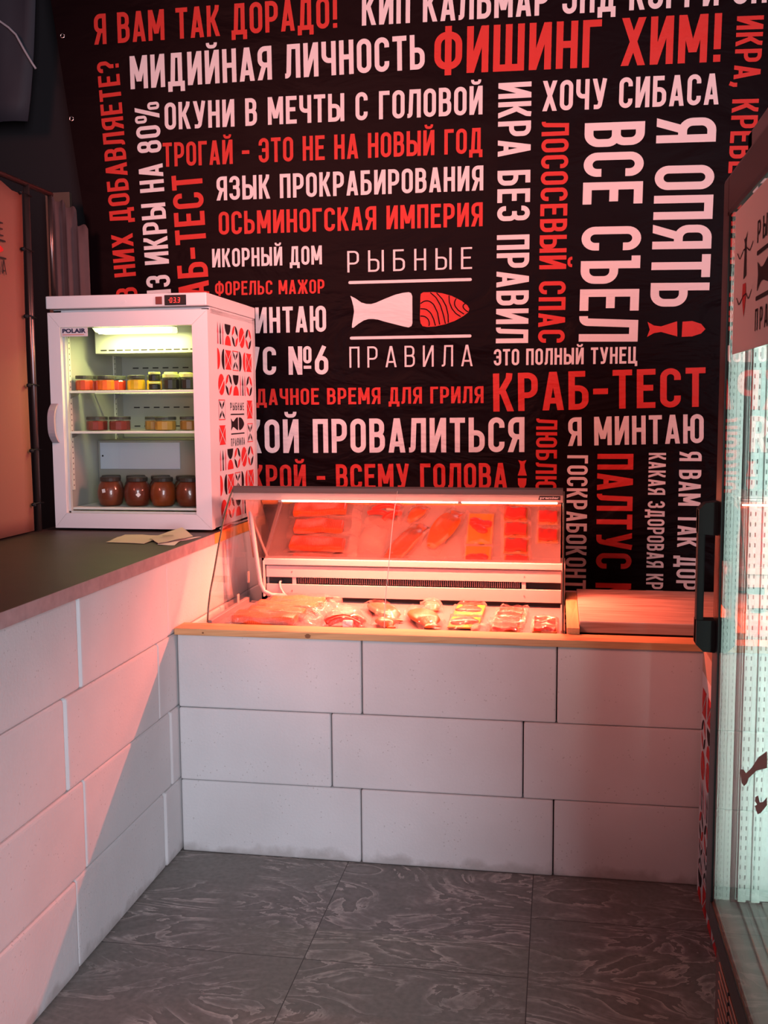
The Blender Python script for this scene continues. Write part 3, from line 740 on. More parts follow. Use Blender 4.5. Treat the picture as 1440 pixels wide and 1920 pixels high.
# rear housing with two slats and a finned air slot
bm = bmesh.new(); add_box(bm, 0.150, XR + .012, 0.590, 0.745, 0.735, 0.930, 0.003, 2); link('rear_housing', bm, M_WHITEMETAL, dc)
bm = bmesh.new(); add_box(bm, 0.152, XR + .012, 0.540, 0.600, 0.912, 0.937, 0.003, 2); link('rear_rail', bm, M_WHITEMETAL, dc)
for z0, z1 in ((0.865, 0.909), (0.790, 0.838)):
    bm = bmesh.new(); add_box(bm, 0.160, XR - .002, 0.546, 0.556, z0, z1, 0.001, 1); s_ = link('slat', bm, M_WHITEMETAL, dc)
    bm = bmesh.new()
    for x in (0.262, 1.145): add_tube(bm, [(x, 0.547, (z0 + z1) / 2), (x, 0.5445, (z0 + z1) / 2)], 0.0025, 8)
    link('screw', bm, M_METAL, s_)
boxobj('air_slot', (0.162, XR - .004, 0.580, 0.588, 0.770, 0.900), M_DARK, dc)
bm = bmesh.new()
for i in range(118):
    x = 0.285 + i * (1.125 - 0.285) / 117; add_box(bm, x - .0012, x + .0012, 0.552, 0.578, 0.842, 0.862)
link('grille', bm, M_METAL, dc)
bm = bmesh.new(); add_box(bm, 0.262, 0.277, 0.549, 0.556, 0.838, 0.866); add_box(bm, 1.135, 1.150, 0.549, 0.556, 0.838, 0.866); link('bracket', bm, M_WHITEMETAL, dc)
# canopy
CP = [(0.385, 1.180), (0.381, 1.222), (0.40, 1.227), (0.505, 1.212), (0.505, 1.182)]
bm = bmesh.new(); add_prism(bm, [(0.376, 1.203), (0.374, 1.222), (0.386, 1.228), (0.505, 1.214), (0.505, 1.203)], 'X', XL + .004, XR); link('canopy', bm, mat('canopy_grey', (0.11, 0.095, 0.09), 0.45, 0.4), dc)
bm = bmesh.new(); add_box(bm, XL + .004, XR, 0.379, 0.388, 1.177, 1.203, 0.0015, 1); add_box(bm, XL + .004, XR, 0.388, 0.505, 1.193, 1.203); link('canopy_lip', bm, M_LIP, dc)
bm = bmesh.new(); add_tube(bm, [(0.262, 0.399, 1.1745), (1.268, 0.399, 1.1745)], 0.0048, 10)
link('lamp_tube', bm, mat('lamp_tube_lit', (1, 0.8, 0.75), 0.4, emit=(1.0, 0.26, 0.15), estr=95.0), dc, True)
bm = bmesh.new()
for x in (0.262, 0.92, 1.268): add_box(bm, x - .008, x + .008, 0.394, 0.412, 1.168, 1.194, 0.002, 1)
link('lamp_clip', bm, M_WHITEMETAL, dc)
# curved glass: profile of the front pane in depth and height
FP = [(0.076, 0.783), (0.086, 0.830), (0.109, 0.880), (0.133, 0.915), (0.163, 0.957), (0.195, 1.008), (0.227, 1.056), (0.262, 1.105), (0.300, 1.150), (0.345, 1.190), (0.379, 1.215)]


def curved_pane(x0, x1, t=0.005):
    bm = bmesh.new(); A = []
    for i, (y, z) in enumerate(FP):
        a = Vector(FP[max(i - 1, 0)]); b = Vector(FP[min(i + 1, len(FP) - 1)]); d = (b - a).normalized(); n = Vector((d.y, -d.x))
        A.append(((y, z), (y + n.x * t, z + n.y * t)))
    V = [[bm.verts.new((x, *p)) for x in (x0, x1) for p in ab] for ab in A]   # x0in,x0out,x1in,x1out
    for a, b in zip(V, V[1:]):
        for i, j in ((0, 1), (1, 3), (3, 2), (2, 0)): bm.faces.new((a[i], a[j], b[j], b[i]))
    bm.faces.new((V[0][0], V[0][2], V[0][3], V[0][1])); bm.faces.new((V[-1][0], V[-1][1], V[-1][3], V[-1][2]))
    return bm


for x0, x1 in ((XL + .006, 0.6985), (0.7010, XR - .004)): link('front_pane', curved_pane(x0, x1), M_PANE, dc, False)
bm = bmesh.new(); add_tube(bm, [(0.69975, y - .0015, z) for y, z in FP], 0.0014, 6); o = link('pane_seam', bm, mat('bright_seam', (0.75, 0.66, 0.58), 0.3), dc, True)
for x, nm in ((XL, 'side_pane'), (XR, 'side_pane')):
    prof = FP + [(0.455, 1.205), (0.545, 0.937), (0.56, 0.79), (0.30, 0.783)]
    bm = bmesh.new(); add_prism(bm, prof, 'X', x, x + 0.005); link(nm, bm, M_PANE, dc)
    bm = bmesh.new(); add_tube(bm, [(x + .0025, y - .002, z) for y, z in FP], 0.0034, 6); link('pane_edge', bm, M_EDGE, dc, True)
# leaning tinted rear glass, two sliding halves
def rear_pane(x0, x1, off):
    bm = bmesh.new(); a = (0.462 + off, 1.196); b = (0.552 + off, 0.938); n = Vector((b[1] - a[1], a[0] - b[0])).normalized() * 0.004
    add_prism(bm, [a, b, (b[0] - n.x, b[1] - n.y), (a[0] - n.x, a[1] - n.y)], 'X', x0, x1); return bm
link('rear_pane', rear_pane(XL + .02, XR - .006, 0.0), M_REAR, dc)
bm = bmesh.new(); add_box(bm, 0.150, 0.156, 0.53, 0.56, 0.79, 0.93, 0.001, 1); link('end_trim', bm, M_WHITEMETAL, dc)
bm = bmesh.new(); add_tube(bm, [(0.114, 0.495, 1.19), (0.117, 0.495, 1.12), (0.126, 0.5, 1.03), (0.138, 0.505, 0.92), (0.147, 0.51, 0.845), (0.160, 0.512, 0.815), (0.19, 0.515, 0.800), (0.24, 0.525, 0.797)], 0.0085, 10); link('support_tube', bm, M_WHITEMETAL, dc, True)
bm = bmesh.new(); add_tube(bm, [(0.215, 0.575, 0.85), (0.214, 0.544, 0.845), (0.216, 0.541, 0.825), (0.228, 0.538, 0.806), (0.25, 0.53, 0.788)], 0.0045, 8); o = link('hose', bm, M_WHITEMETAL, dc, True); o['label'] = 'thin white hose'
bm = bmesh.new()
for y, z in ((0.53, 0.865), (0.40, 0.80)): add_box(bm, XL + .006, XL + .010, y - .012, y + .012, z - .022, z + .022, 0.003, 2)
link('side_clip', bm, mat('grey_clip', (0.32, 0.24, 0.22), 0.5), dc)
# name plate
bm = bmesh.new(); add_prism(bm, [(1.196, 1.186), (1.272, 1.186), (1.272, 1.200), (1.200, 1.200)], 'Y', 0.3770, 0.3785); npl = link('name_plate', bm, M_INK, dc)


def font_mesh(text, size_h, width, fn, bold=0.0):
    cu = bpy.data.curves.new('t', 'FONT'); cu.body = text; cu.size = 1; cu.offset = bold; cu.resolution_u = 3
    to = bpy.data.objects.new('t', cu); COL.objects.link(to)
    dg = bpy.context.evaluated_depsgraph_get(); me = bpy.data.meshes.new_from_object(to.evaluated_get(dg))
    bpy.data.objects.remove(to); bpy.data.curves.remove(cu)
    xs = [v.co.x for v in me.vertices]; ys = [v.co.y for v in me.vertices]; x0, x1, y1 = min(xs), max(xs), max(ys); y0 = min(ys)
    for v in me.vertices: v.co = fn((v.co.x - x0) / (x1 - x0) * width, (v.co.y - y0) / (y1 - y0) * size_h)
    bm = bmesh.new(); bm.from_mesh(me); bpy.data.meshes.remove(me)
    return bm


link('lettering', font_mesh('premier', 0.0095, 0.066, lambda u, v: (1.202 + u, 0.3765, 1.1875 + v), 0.03), mat('white_ink', (0.85, 0.8, 0.78), 0.5), npl)

# ------------------------------------------------------------------ packed fish on the tray
ZT = 0.7705


def film(x0, x1, y0, y1, h, seed, rot=0.0, flapx=0.0):
    """a crumpled pillow of clear packing film around something of height h"""
    rnd = random.Random(seed); bm = bmesh.new(); nx, ny = 18, 14; top = []; bot = []
    cx, cy = (x0 + x1) / 2, (y0 + y1) / 2; ph = [rnd.uniform(0, 6.28) for _ in range(8)]
    for j in range(ny + 1):
        rt = []; rb = []
        for i in range(nx + 1):
            u = i / nx; v = j / ny; e = min(u, 1 - u, v, 1 - v)
            x = x0 + (x1 - x0) * u; y = y0 + (y1 - y0) * v
            p = min(1, e * 5) ** .6
            wob = 0.0035 * (math.sin(u * 19 + v * 7 + ph[0]) + math.sin(v * 23 - u * 9 + ph[1]) + .7 * math.sin((u + v) * 31 + ph[2]))
            zt = ZT + 0.004 + h * p + wob * (0.6 + .6 * (1 - p)) + 0.003
            edge = 0.020 * (1 - p) * math.sin(u * 9 + ph[3]) * math.sin(v * 8 + ph[4])
            a = Vector((x - cx, y - cy)); a.rotate(Matrix.Rotation(rot, 2))
            zt = max(zt + edge, ZT + 0.002)
            rt.append(bm.verts.new((cx + a.x, cy + a.y, zt))); rb.append(bm.verts.new((cx + a.x * .985, cy + a.y * .985, ZT + 0.001)) if e > 0 else rt[-1])
        top.append(rt); bot.append(rb)
    for j in range(ny):
        for i in range(nx):
            rim = min(i, nx - 1 - i) < 2 or min(j, ny - 1 - j) < 1
            f_ = bm.faces.new((top[j][i], top[j][i + 1], top[j + 1][i + 1], top[j + 1][i])); f_.material_index = 1 if rim else 0
    return bm


def fillet_bm(cx, cy, cz, lx, ly, lz, rz=0.0, tilt=0.0, seed=0):
    bm = bmesh.new(); add_box(bm, -lx / 2, lx / 2, -ly / 2, ly / 2, 0, lz, min(lz, ly) * .32, 3)
    bmesh.ops.subdivide_edges(bm, edges=[e for e in bm.edges if e.calc_length() > lx * .4], cuts=10)
    rnd = random.Random(seed); a, b = rnd.uniform(0, 6), rnd.uniform(0, 6)
    for v in bm.verts:
        k = v.co.x / lx; v.co.y *= 1 - .22 * max(0, k) * 2 * .6; v.co.z += .003 * math.sin(k * 9 + a) ; v.co.y += .003 * math.sin(k * 7 + b)
    M = Matrix.Translation((cx, cy, cz)) @ Matrix.Rotation(rz, 4, 'Z') @ Matrix.Rotation(tilt, 4, 'X')
    bmesh.ops.transform(bm, matrix=M, verts=bm.verts)
    return bm


def fish_bm(p0, p1, wd, th, z=ZT, tailw=.5):
    """flattened smoked fish from head p0 to tail p1"""
    bm = bmesh.new(); A = Vector(p0); B = Vector(p1); d = (B - A); Ln = d.length; d.normalize(); n = Vector((-d.y, d.x)); rings = []
    N = 16; S = 14
    for i in range(N + 1):
        t = i / N
        w_ = wd / 2 * (math.sin(math.pi * min(1, t * 1.15 + .06)) ** .6 if t < .82 else 0) if False else wd / 2 * (max(0.0, math.sin(math.pi * (0.08 + .80 * t))) ** .75)
        if t > .86: w_ = wd / 2 * (.36 + (t - .86) * 3.2 * tailw)
        h_ = th * (max(.05, math.sin(math.pi * (0.1 + .8 * t))) ** .7) * (1 if t < .86 else .45)
        c = A + d * (Ln * t)
        rings.append([bm.verts.new((c.x + n.x * w_ * math.cos(2 * math.pi * k / S), c.y + n.y * w_ * math.cos(2 * math.pi * k / S), z + .004 + h_ * (.5 + .5 * math.sin(2 * math.pi * k / S)))) for k in range(S)])
    for a, b in zip(rings, rings[1:]):
        for k in range(S): bm.faces.new((a[k], a[(k + 1) % S], b[(k + 1) % S], b[k]))
    bm.faces.new(rings[0][::-1]); bm.faces.new(rings[-1])
    return bm


GF = 'packed fish in the display case'


def pack(name, label, cat, box, h, seed, haze=False, rot=0.0):
    x0, x1, y0, y1 = box
    t = thing(name, label, cat, ((x0 + x1) / 2, (y0 + y1) / 2, ZT), GF)
    link('film', film(x0, x1, y0, y1, h, seed, rot), [M_FILMHAZE, M_FILMHAZE] if haze else [M_FILM, M_FILMHAZE], t, True)
    return t


sal = [('nearest the front glass', 0.130), ('second from the front glass', 0.232), ('third from the front glass', 0.336), ('farthest from the front glass', 0.440)]
for i, (wh, y) in enumerate(sal):
    t = pack('salmon_pack', f'orange salmon fillet in clear film, {wh} of the four fillets', 'packed salmon', (0.140 + i * .012, 0.455 + i * .006, y - .050, y + .050), 0.040, 10 + i)
    link('salmon_fillet', fillet_bm(0.275 + i * .012, y, ZT + .006, 0.225 - .02 * (i % 2), 0.072, 0.030, 0.05 * (i - 1.5), 0.12, i), M_SALMON, t, True)

t = pack('crab_stick_bag', 'small bag of red crab sticks with a white piece beside the salmon', 'packed crab', (0.475, 0.628, 0.082, 0.205), 0.042, 21)
for (x, y, l, a) in ((0.540, 0.155, .115, .25), (0.555, 0.115, .11, -.1), (0.585, 0.160, .075, -.5)):
    bm = bmesh.new(); add_tube(bm, [(x + (s - .5) * l * math.cos(a), y + (s - .5) * l * math.sin(a), ZT + .012 + .018 * math.sin(math.pi * s)) for s in [k / 8 for k in range(9)]], 0.011, 10); link('crab_stick', bm, M_REDMEAT, t, True)
bm = bmesh.new(); add_box(bm, 0.555, 0.59, 0.085, 0.12, ZT + .005, ZT + .03, 0.006, 2); o = link('white_piece', bm, mat('white_flesh', (0.85, 0.78, 0.72), 0.4), t)
t = pack('empty_film_bag', 'crumpled empty film bag lying behind the red crab sticks', 'film bag', (0.470, 0.575, 0.222, 0.365), 0.026, 23, True, .06)
t = pack('smoked_fish_pack', 'long brown smoked fish in film slanting behind the front pane seam', 'packed fish', (0.605, 0.698, 0.195, 0.475), 0.035, 31, False, 0.49)
link('smoked_fish', fish_bm((0.585, 0.455), (0.722, 0.205), 0.085, 0.036), M_SMOKED, t, True)
t = pack('smoked_fish_pack', 'short smoked fish in film lying closest to the front pane seam', 'packed fish', (0.655, 0.722, 0.085, 0.205), 0.03, 33, False, 0.6)
link('smoked_fish', fish_bm((0.658, 0.190), (0.720, 0.100), 0.056, 0.030), M_ORANGEMEAT, t, True)
t = pack('smoked_fish_pack', 'broad orange smoked fish in film right of the pane seam', 'packed fish', (0.765, 0.855, 0.110, 0.355), 0.042, 35, False, 0.42)
link('smoked_fish', fish_bm((0.763, 0.335), (0.855, 0.128), 0.100, 0.042), M_ORANGEMEAT, t, True)
t = pack('smoked_fish_pack', 'narrow brown smoked fish in film next to the yellow crab packs', 'packed fish', (0.772, 0.852, 0.395, 0.515), 0.03, 36, True, 0.2)
link('smoked_fish', fish_bm((0.795, 0.505), (0.83, 0.405), 0.06, 0.03), M_SMOKED, t, True)
for i, (wh, y0, y1, z) in enumerate((('front', 0.135, 0.305, 0), ('rear', 0.325, 0.505, .004))):
    t = pack('crab_meat_pack', f'{wh} one of the two yellow trays of red crab meat', 'packed crab', (0.897, 1.012, y0 - .01, y1 + .01), 0.03, 41 + i, False)
    bm = bmesh.new(); add_box(bm, 0.903, 1.006, y0, y1, ZT + .004, ZT + .010 + z, 0.003, 2); link('tray_card', bm, M_YELLOW, t)
    rnd = random.Random(50 + i)
    bm = bmesh.new()
    for k in range(7):
        x = 0.933 + .042 * rnd.random(); y = y0 + .035 + (y1 - y0 - .07) * rnd.random()
        tt = bmesh.new(); bmesh.ops.create_uvsphere(tt, u_segments=12, v_segments=8, radius=1)
        merge(bm, tt, Matrix.Translation((x, y, ZT + .016)) @ Matrix.Rotation(rnd.uniform(-.6, .6), 4, 'Z') @ Matrix.Diagonal((.030, .018, .010, 1)))
    link('crab_meat', bm, M_REDMEAT, t, True)
for i, (wh, y) in enumerate((('nearest the front glass', 0.135), ('second from the front glass', 0.225), ('third from the front glass', 0.315), ('farthest from the front glass', 0.405))):
    t = pack('sliced_fish_pack', f'red sliced fish on gold card, {wh} of the middle row', 'packed fish', (1.035 + i * .004, 1.155 + i * .004, y - .05, y + .055), 0.022, 61 + i)
    bm = bmesh.new(); add_box(bm, 1.045 + i * .004, 1.143 + i * .004, y - .04, y + .042, ZT + .003, ZT + .007, 0.002, 1); link('gold_card', bm, M_GOLD, t)
    link('fish_slices', fillet_bm(1.094 + i * .004, y, ZT + .007, 0.085, 0.064, 0.014, 0.05, 0.05, 70 + i), M_REDMEAT, t, True)
for i, (wh, y) in enumerate((('front', 0.150), ('rear', 0.255))):
    t = pack('sliced_fish_pack', f'{wh} pack of red sliced fish in the corner by the right pane', 'packed fish', (1.178, 1.272, y - .05, y + .05), 0.022, 81 + i)
    bm = bmesh.new(); add_box(bm, 1.184, 1.266, y - .04, y + .04, ZT + .003, ZT + .007, 0.002, 1); link('gold_card', bm, M_GOLD, t)
    link('fish_slices', fillet_bm(1.225, y, ZT + .007, 0.072, 0.060, 0.014, 0.0, 0.05, 90 + i), M_REDMEAT, t, True)
t = pack('empty_film_bag', 'shiny crumpled film bag in front of the middle sliced fish', 'film bag', (0.985, 1.065, 0.078, 0.128), 0.02, 95, True, .1)

# ------------------------------------------------------------------ motifs of the printed film (rings, lenses, hourglasses)
def arc(cx, cy, rx, ry, a0, a1, n=14):
    return [(cx + rx * math.cos(math.radians(a0 + (a1 - a0) * k / n)), cy + ry * math.sin(math.radians(a0 + (a1 - a0) * k / n))) for k in range(n + 1)]


def motif(kind, cx, cy, s, out):
    """out: dict colour -> list of polygons; s = half size"""
    B, R, P = out['black'], out['red'], out['pink']
    if kind == 'fork':
        for dx, c in ((-.7, P), (0, B), (.7, P)):
            c.append([(cx + dx * s - .16 * s, cy - .95 * s), (cx + dx * s + .16 * s, cy - .95 * s), (cx + dx * s + .10 * s, cy - .05 * s), (cx + dx * s + .2 * s, cy + .1 * s), (cx + dx * s, cy + 1.0 * s), (cx + dx * s - .2 * s, cy + .1 * s), (cx + dx * s - .10 * s, cy - .05 * s)])
    elif kind == 'glass':
        B.append(arc(cx, cy + .95 * s, .85 * s, .95 * s, 180, 360)); R.append(arc(cx, cy - .95 * s, .85 * s, .9 * s, 0, 180))
    elif kind in 'ring ring2':
        for q, (a0, c) in enumerate(((0, B), (90, R), (180, B), (270, R))):
            if kind == 'ring2': c = (R, B)[q % 2] if q < 4 else c
            p = arc(cx, cy, .9 * s, .95 * s, a0, a0 + 90); m = p[0], p[-1]
            mid = (cx + .42 * s * math.cos(math.radians(a0 + 45)), cy + .42 * s * math.sin(math.radians(a0 + 45)))
            c.append(p + [mid])
    elif kind == 'disc':
        p = arc(cx, cy, .88 * s, .95 * s, 35, 215); q = arc(cx, cy, .88 * s, .95 * s, 225, 385); R.append(p); R.append(q)
    elif kind == 'lens':
        R.append(arc(cx - .95 * s, cy, .75 * s, .95 * s, -90, 90)); B.append(arc(cx + .95 * s, cy, .75 * s, .95 * s, 90, 270))
    elif kind == 'rlens':
        B.append(arc(cx - .95 * s, cy, .75 * s, .95 * s, -90, 90)); R.append(arc(cx + .95 * s, cy, .75 * s, .95 * s, 90, 270))
    elif kind == 'box':
        a = .88 * s
        for tri in ([(-a, a), (a, a), (.06 * s, .06 * s)], [(-a, -a), (a, -a), (-.06 * s, -.06 * s)], [(-a, a * .8), (-a, -a * .8), (-.12 * s, 0)], [(a, a * .8), (a, -a * .8), (.12 * s, 0)]): R.append([(cx + x, cy + y) for x, y in tri])
        B.append([(cx - .8 * a, cy + .8 * a), (cx - .5 * a, cy + .55 * a), (cx + .06 * s, cy), (cx - .2 * a, cy + .35 * a)]); B.append([(cx + .8 * a, cy - .8 * a), (cx + .5 * a, cy - .55 * a), (cx - .06 * s, cy), (cx + .2 * a, cy - .35 * a)])
    elif kind == 'cross':
        a = .88 * s
        for y in (a, -a): R.append([(cx - a, cy + y - .04 * s), (cx + a, cy + y - .04 * s), (cx + a, cy + y + .04 * s), (cx - a, cy + y + .04 * s)])
        for x in (a, -a): P.append([(cx + x - .03 * s, cy - a), (cx + x + .03 * s, cy - a), (cx + x + .03 * s, cy + a), (cx + x - .03 * s, cy + a)])
        for sx in (-1, 1):
            for sy in (-1, 1): B.append([(cx + .04 * s * sx, cy + .05 * s * sy), (cx + .18 * s * sx, cy + .5 * s * sy), (cx + .72 * s * sx, cy + .84 * s * sy), (cx + .6 * s * sx, cy + .45 * s * sy)])


ROWS = [['fork', 'glass', 'ring', 'disc', 'ring2'], ['lens', 'box', 'cross', 'rlens', 'box'], ['disc', 'ring', 'glass', 'fork', 'ring2'],
        ['cross', None, None, None, 'box'], ['box', None, None, None, 'cross'],
        ['fork', 'glass', 'ring', 'disc', 'ring2'], ['lens', 'box', 'cross', 'rlens', 'box'], ['disc', 'ring', 'glass', 'fork', 'ring2']]


def film_print(parent, fn, u0, v0, du, dv, rows, s):
    out = {'black': [], 'red': [], 'pink': []}
    for k, row in enumerate(rows):
        for j, kd in enumerate(row):
            if kd: motif(kd, u0 + du * j, v0 - dv * k, s, out)
    for nm, m in (('black', M_MOTIFBLACK), ('red', M_MOTIFRED), ('pink', M_MOTIFPINK)):
        bm = bmesh.new()
        for p in out[nm]:
            try: bm.faces.new([bm.verts.new(fn(*q)) for q in p])
            except ValueError: pass
        o = link('printed_marking', bm, m, parent); o['label'] = nm + ' printed motifs'


# ------------------------------------------------------------------ the white countertop refrigerator
FX0, FX1, FY0, FY1, FZ0, FZ1 = -0.632, -0.010, 0.415, 1.02, 1.062, 1.931
rf = thing('refrigerator', 'white countertop refrigerator with a lit glass door and red film print', 'refrigerator', (-0.32, 0.72, 1.0505))
bm = bmesh.new()
add_box(bm, FX0 + .004, FX0 + .035, 0.452, FY1, FZ0, 1.882); add_box(bm, FX1 - .035, FX1 - .0, 0.452, FY1, FZ0, 1.882, 0.003, 1)
add_box(bm, FX0 + .004, FX1, FY1 - .035, FY1, FZ0, 1.882); add_box(bm, FX0 + .004, FX1, 0.452, FY1, FZ0, 1.098); add_box(bm, FX0 + .004, FX1, 0.452, FY1, 1.862, 1.884)
link('cabinet', bm, M_WHITEPLASTIC, rf)
bm = bmesh.new(); add_box(bm, FX0 - .006, FX1 + .002, 0.413, FY1 + .002, 1.886, FZ1 + .002, 0.004, 2); top = link('top_panel', bm, M_WHITEPLASTIC, rf)
bm = bmesh.new(); add_box(bm, -0.203, -0.178, 0.4095, 0.414, 1.893, 1.921, 0.001, 1); o = link('switch', bm, mat('red_rocker', (0.10, 0.004, 0.006), 0.35, emit=(1, .02, .02), estr=0.03), top)
bm = bmesh.new(); add_box(bm, -0.168, -0.085, 0.4090, 0.414, 1.889, 1.926, 0.002, 2); dsp = link('display', bm, M_BLACK, top)
SEG = {'0': 'abcdef', '3': 'abcdg'}


def seven(bm, ch, x, z, wd, ht, y):
    q = {'a': ((0, 1), (1, 1)), 'b': ((1, 1), (1, .5)), 'c': ((1, .5), (1, 0)), 'd': ((0, 0), (1, 0)), 'e': ((0, 0), (0, .5)), 'f': ((0, .5), (0, 1)), 'g': ((0, .5), (1, .5))}
    for s_ in SEG[ch]:
        (a, b), (c, d) = q[s_]
        pl = [(x + a * wd + (b) * .0015, z + b * ht), (x + c * wd + d * .0015, z + d * ht)]
        letters(bm, [[(v.x, v.y) for v in f] for f in ribbon(pl, 0.0021)], lambda u, v: (u, y, v))


bm = bmesh.new(); seven(bm, '0', -0.146, 1.8985, .0070, .0165, .4085); seven(bm, '3', -0.1325, 1.8985, .0070, .0165, .4085); seven(bm, '3', -0.1165, 1.8985, .0070, .0165, .4085)
letters(bm, [[(-0.1218 + dx, 1.8975 + dz) for dx, dz in ((0, 0), (.002, 0), (.002, .002), (0, .002))], [(-0.1515 + dx, 1.9065 + dz) for dx, dz in ((0, 0), (.003, 0), (.003, .002), (0, .002))]], lambda u, v: (u, .4085, v))
link('digits', bm, mat('red_led', (0.5, 0, 0), 0.5, emit=(1.0, 0.035, 0.03), estr=2.2), top)
bm = bmesh.new(); add_tube(bm, [(-0.325, 0.414, 1.905), (-0.325, 0.4115, 1.905)], 0.0065, 16); link('screw_cap', bm, M_WHITEPLASTIC, top)
# door
DX0, DX1, DZ0, DZ1 = -0.634, -0.006, 1.060, 1.872
GX0, GX1, GZ0, GZ1 = -0.586, -0.067, 1.117, 1.817
door = bpy.data.objects.new('door', None); COL.objects.link(door); door.location = (DX0, 0.43, DZ0); set_parent(door, rf)
bm = bmesh.new()
for pts in ([(DX0, DZ1), (DX1, DZ1), (GX1, GZ1), (GX0, GZ1)], [(DX0, DZ0), (DX1, DZ0), (GX1, GZ0), (GX0, GZ0)], [(DX0, DZ0), (DX0, DZ1), (GX0, GZ1), (GX0, GZ0)], [(DX1, DZ0), (DX1, DZ1), (GX1, GZ1), (GX1, GZ0)]):
    c = Vector((sum(p[0] for p in pts) / 4, sum(p[1] for p in pts) / 4))
    add_prism(bm, [tuple(c + (Vector(p) - c) * 0.9985) for p in pts], 'Y', FY0, 0.448)
link('door_frame', bm, M_WHITEPLASTIC, door)
bm = bmesh.new()
add_box(bm, GX0, GX0 + .008, 0.436, 0.452, GZ0, GZ1); add_box(bm, GX1 - .006, GX1, 0.436, 0.452, GZ0, GZ1); add_box(bm, GX0, GX1, 0.436, 0.452, GZ0, GZ0 + .006); link('gasket', bm, mat('pale_gasket', (0.55, 0.56, 0.58), 0.5), door)
bm = bmesh.new(); add_box(bm, GX0, GX1, 0.420, 0.424, GZ0, GZ1); link('door_glass', bm, M_PANE, door)
bm = bmesh.new()
hp = []
for k in range(13):
    a = -1 + 2 * k / 12; hp.append((1.459 + .074 * a, .375 + .034 * abs(a) ** 3))
for (za, ya), (zb, yb) in zip(hp, hp[1:]):
    add_prism(bm, [(ya, za), (yb, zb), (yb + .011, zb), (ya + .011, za)], 'X', -0.630, -0.603)
link('handle', bm, mat('grey_handle', (0.36, 0.31, 0.34), 0.45), door, False)
bm = bmesh.new(); add_box(bm, -0.583, -0.477, 0.4175, 0.4195, 1.783, 1.816); pl_ = link('maker_plate', bm, mat('plate_white', (0.60, 0.57, 0.60), 0.5), door)
link('lettering', font_mesh('POLAIR', 0.0165, 0.094, lambda u, v: (-0.577 + u, 0.4168, 1.7955 + v), 0.045), mat('navy_ink', (0.012, 0.015, 0.06), 0.5), pl_)
bm = bmesh.new(); add_box(bm, -0.577, -0.49, 0.4166, 0.4172, 1.7885, 1.7908); o = link('tagline', bm, mat('orange_ink', (0.6, 0.2, 0.12), 0.5), pl_)
# interior
IX0, IX1, IY0, IY1 = FX0 + .036, FX1 - .036, 0.454, FY1 - .036
bm = bmesh.new(); add_box(bm, IX0, IX0 + .002, IY0, IY1, 1.099, 1.86); add_box(bm, IX1 - .002, IX1, IY0, IY1, 1.099, 1.86); add_box(bm, IX0, IX1, IY1 - .002, IY1, 1.099, 1.86); add_box(bm, IX0, IX1, IY0, IY1, 1.098, 1.101); link('liner', bm, M_INNER, rf)
bm = bmesh.new(); add_box(bm, -0.535, IX1 - .003, 0.60, IY1 - .003, 1.727, 1.858, 0.004, 2); ev = link('evaporator_cover', bm, M_INNER, rf)
bm = bmesh.new()
for i in range(14): x = -0.512 + i * .0335; add_box(bm, x, x + .026, 0.5985, 0.6005, 1.7375, 1.7425, .001, 1)
link('air_slots', bm, M_DARK, ev)
bm = bmesh.new()
for z in (1.683, 1.515, 1.435):
    for i in range(11): x = -0.545 + i * .045; add_box(bm, x, x + .026, IY1 - .0035, IY1 - .002, z, z + .005)
link('vent_slots', bm, M_DARK, rf)
bm = bmesh.new()
for y in (0.492, 0.90): add_box(bm, IX0 + .002, IX0 + .006, y - .010, y + .010, 1.20, 1.80)
rs = link('shelf_rail', bm, mat('rail_cream', (0.70, 0.70, 0.62), 0.4), rf)
bm = bmesh.new()
for y in (0.492, 0.90):
    for k in range(28): add_box(bm, IX0 + .006, IX0 + .0066, y - .002, y + .002, 1.215 + k * .021, 1.221 + k * .021)
link('rail_holes', bm, M_DARK, rs)
bm = bmesh.new(); add_box(bm, IX0 + .004, IX1 - .004, 0.712, IY1 - .004, 1.101, 1.385, 0.006, 2); link('step_cover', bm, mat('step_grey', (0.25, 0.245, 0.21), 0.5), rf)
bm = bmesh.new(); add_box(bm, -0.580, -0.238, 0.7065, 0.712, 1.268, 1.376, 0.0015, 1); pn = link('pale_panel', bm, mat('panel_pale_blue', (0.44, 0.47, 0.54), 0.3), rf)  # pale flat rectangle on the front of the step
bm = bmesh.new(); add_tube(bm, [(-0.568, .708, 1.322), (-0.568, .7055, 1.322)], 0.004, 10); link('panel_dot', bm, M_DARK, pn)
bm = bmesh.new(); add_prism(bm, [(-0.487, 1.818), (-0.168, 1.818), (-0.166, 1.800), (-0.172, 1.795), (-0.455, 1.795), (-0.476, 1.803)], 'Y', 0.480, 0.530); link('lamp', bm, mat('yellow_lamp', (1, 1, .7), 0.4, emit=(0.95, 1.0, 0.42), estr=1.6), rf)
bm = bmesh.new(); add_tube(bm, [(-0.46, .4775, 1.7985), (-0.18, .4775, 1.7985)], 0.0035, 8); link('lamp_tube', bm, mat('tube_glow', (1, 1, .9), 0.4, emit=(1, 1, 0.75), estr=6), rf)


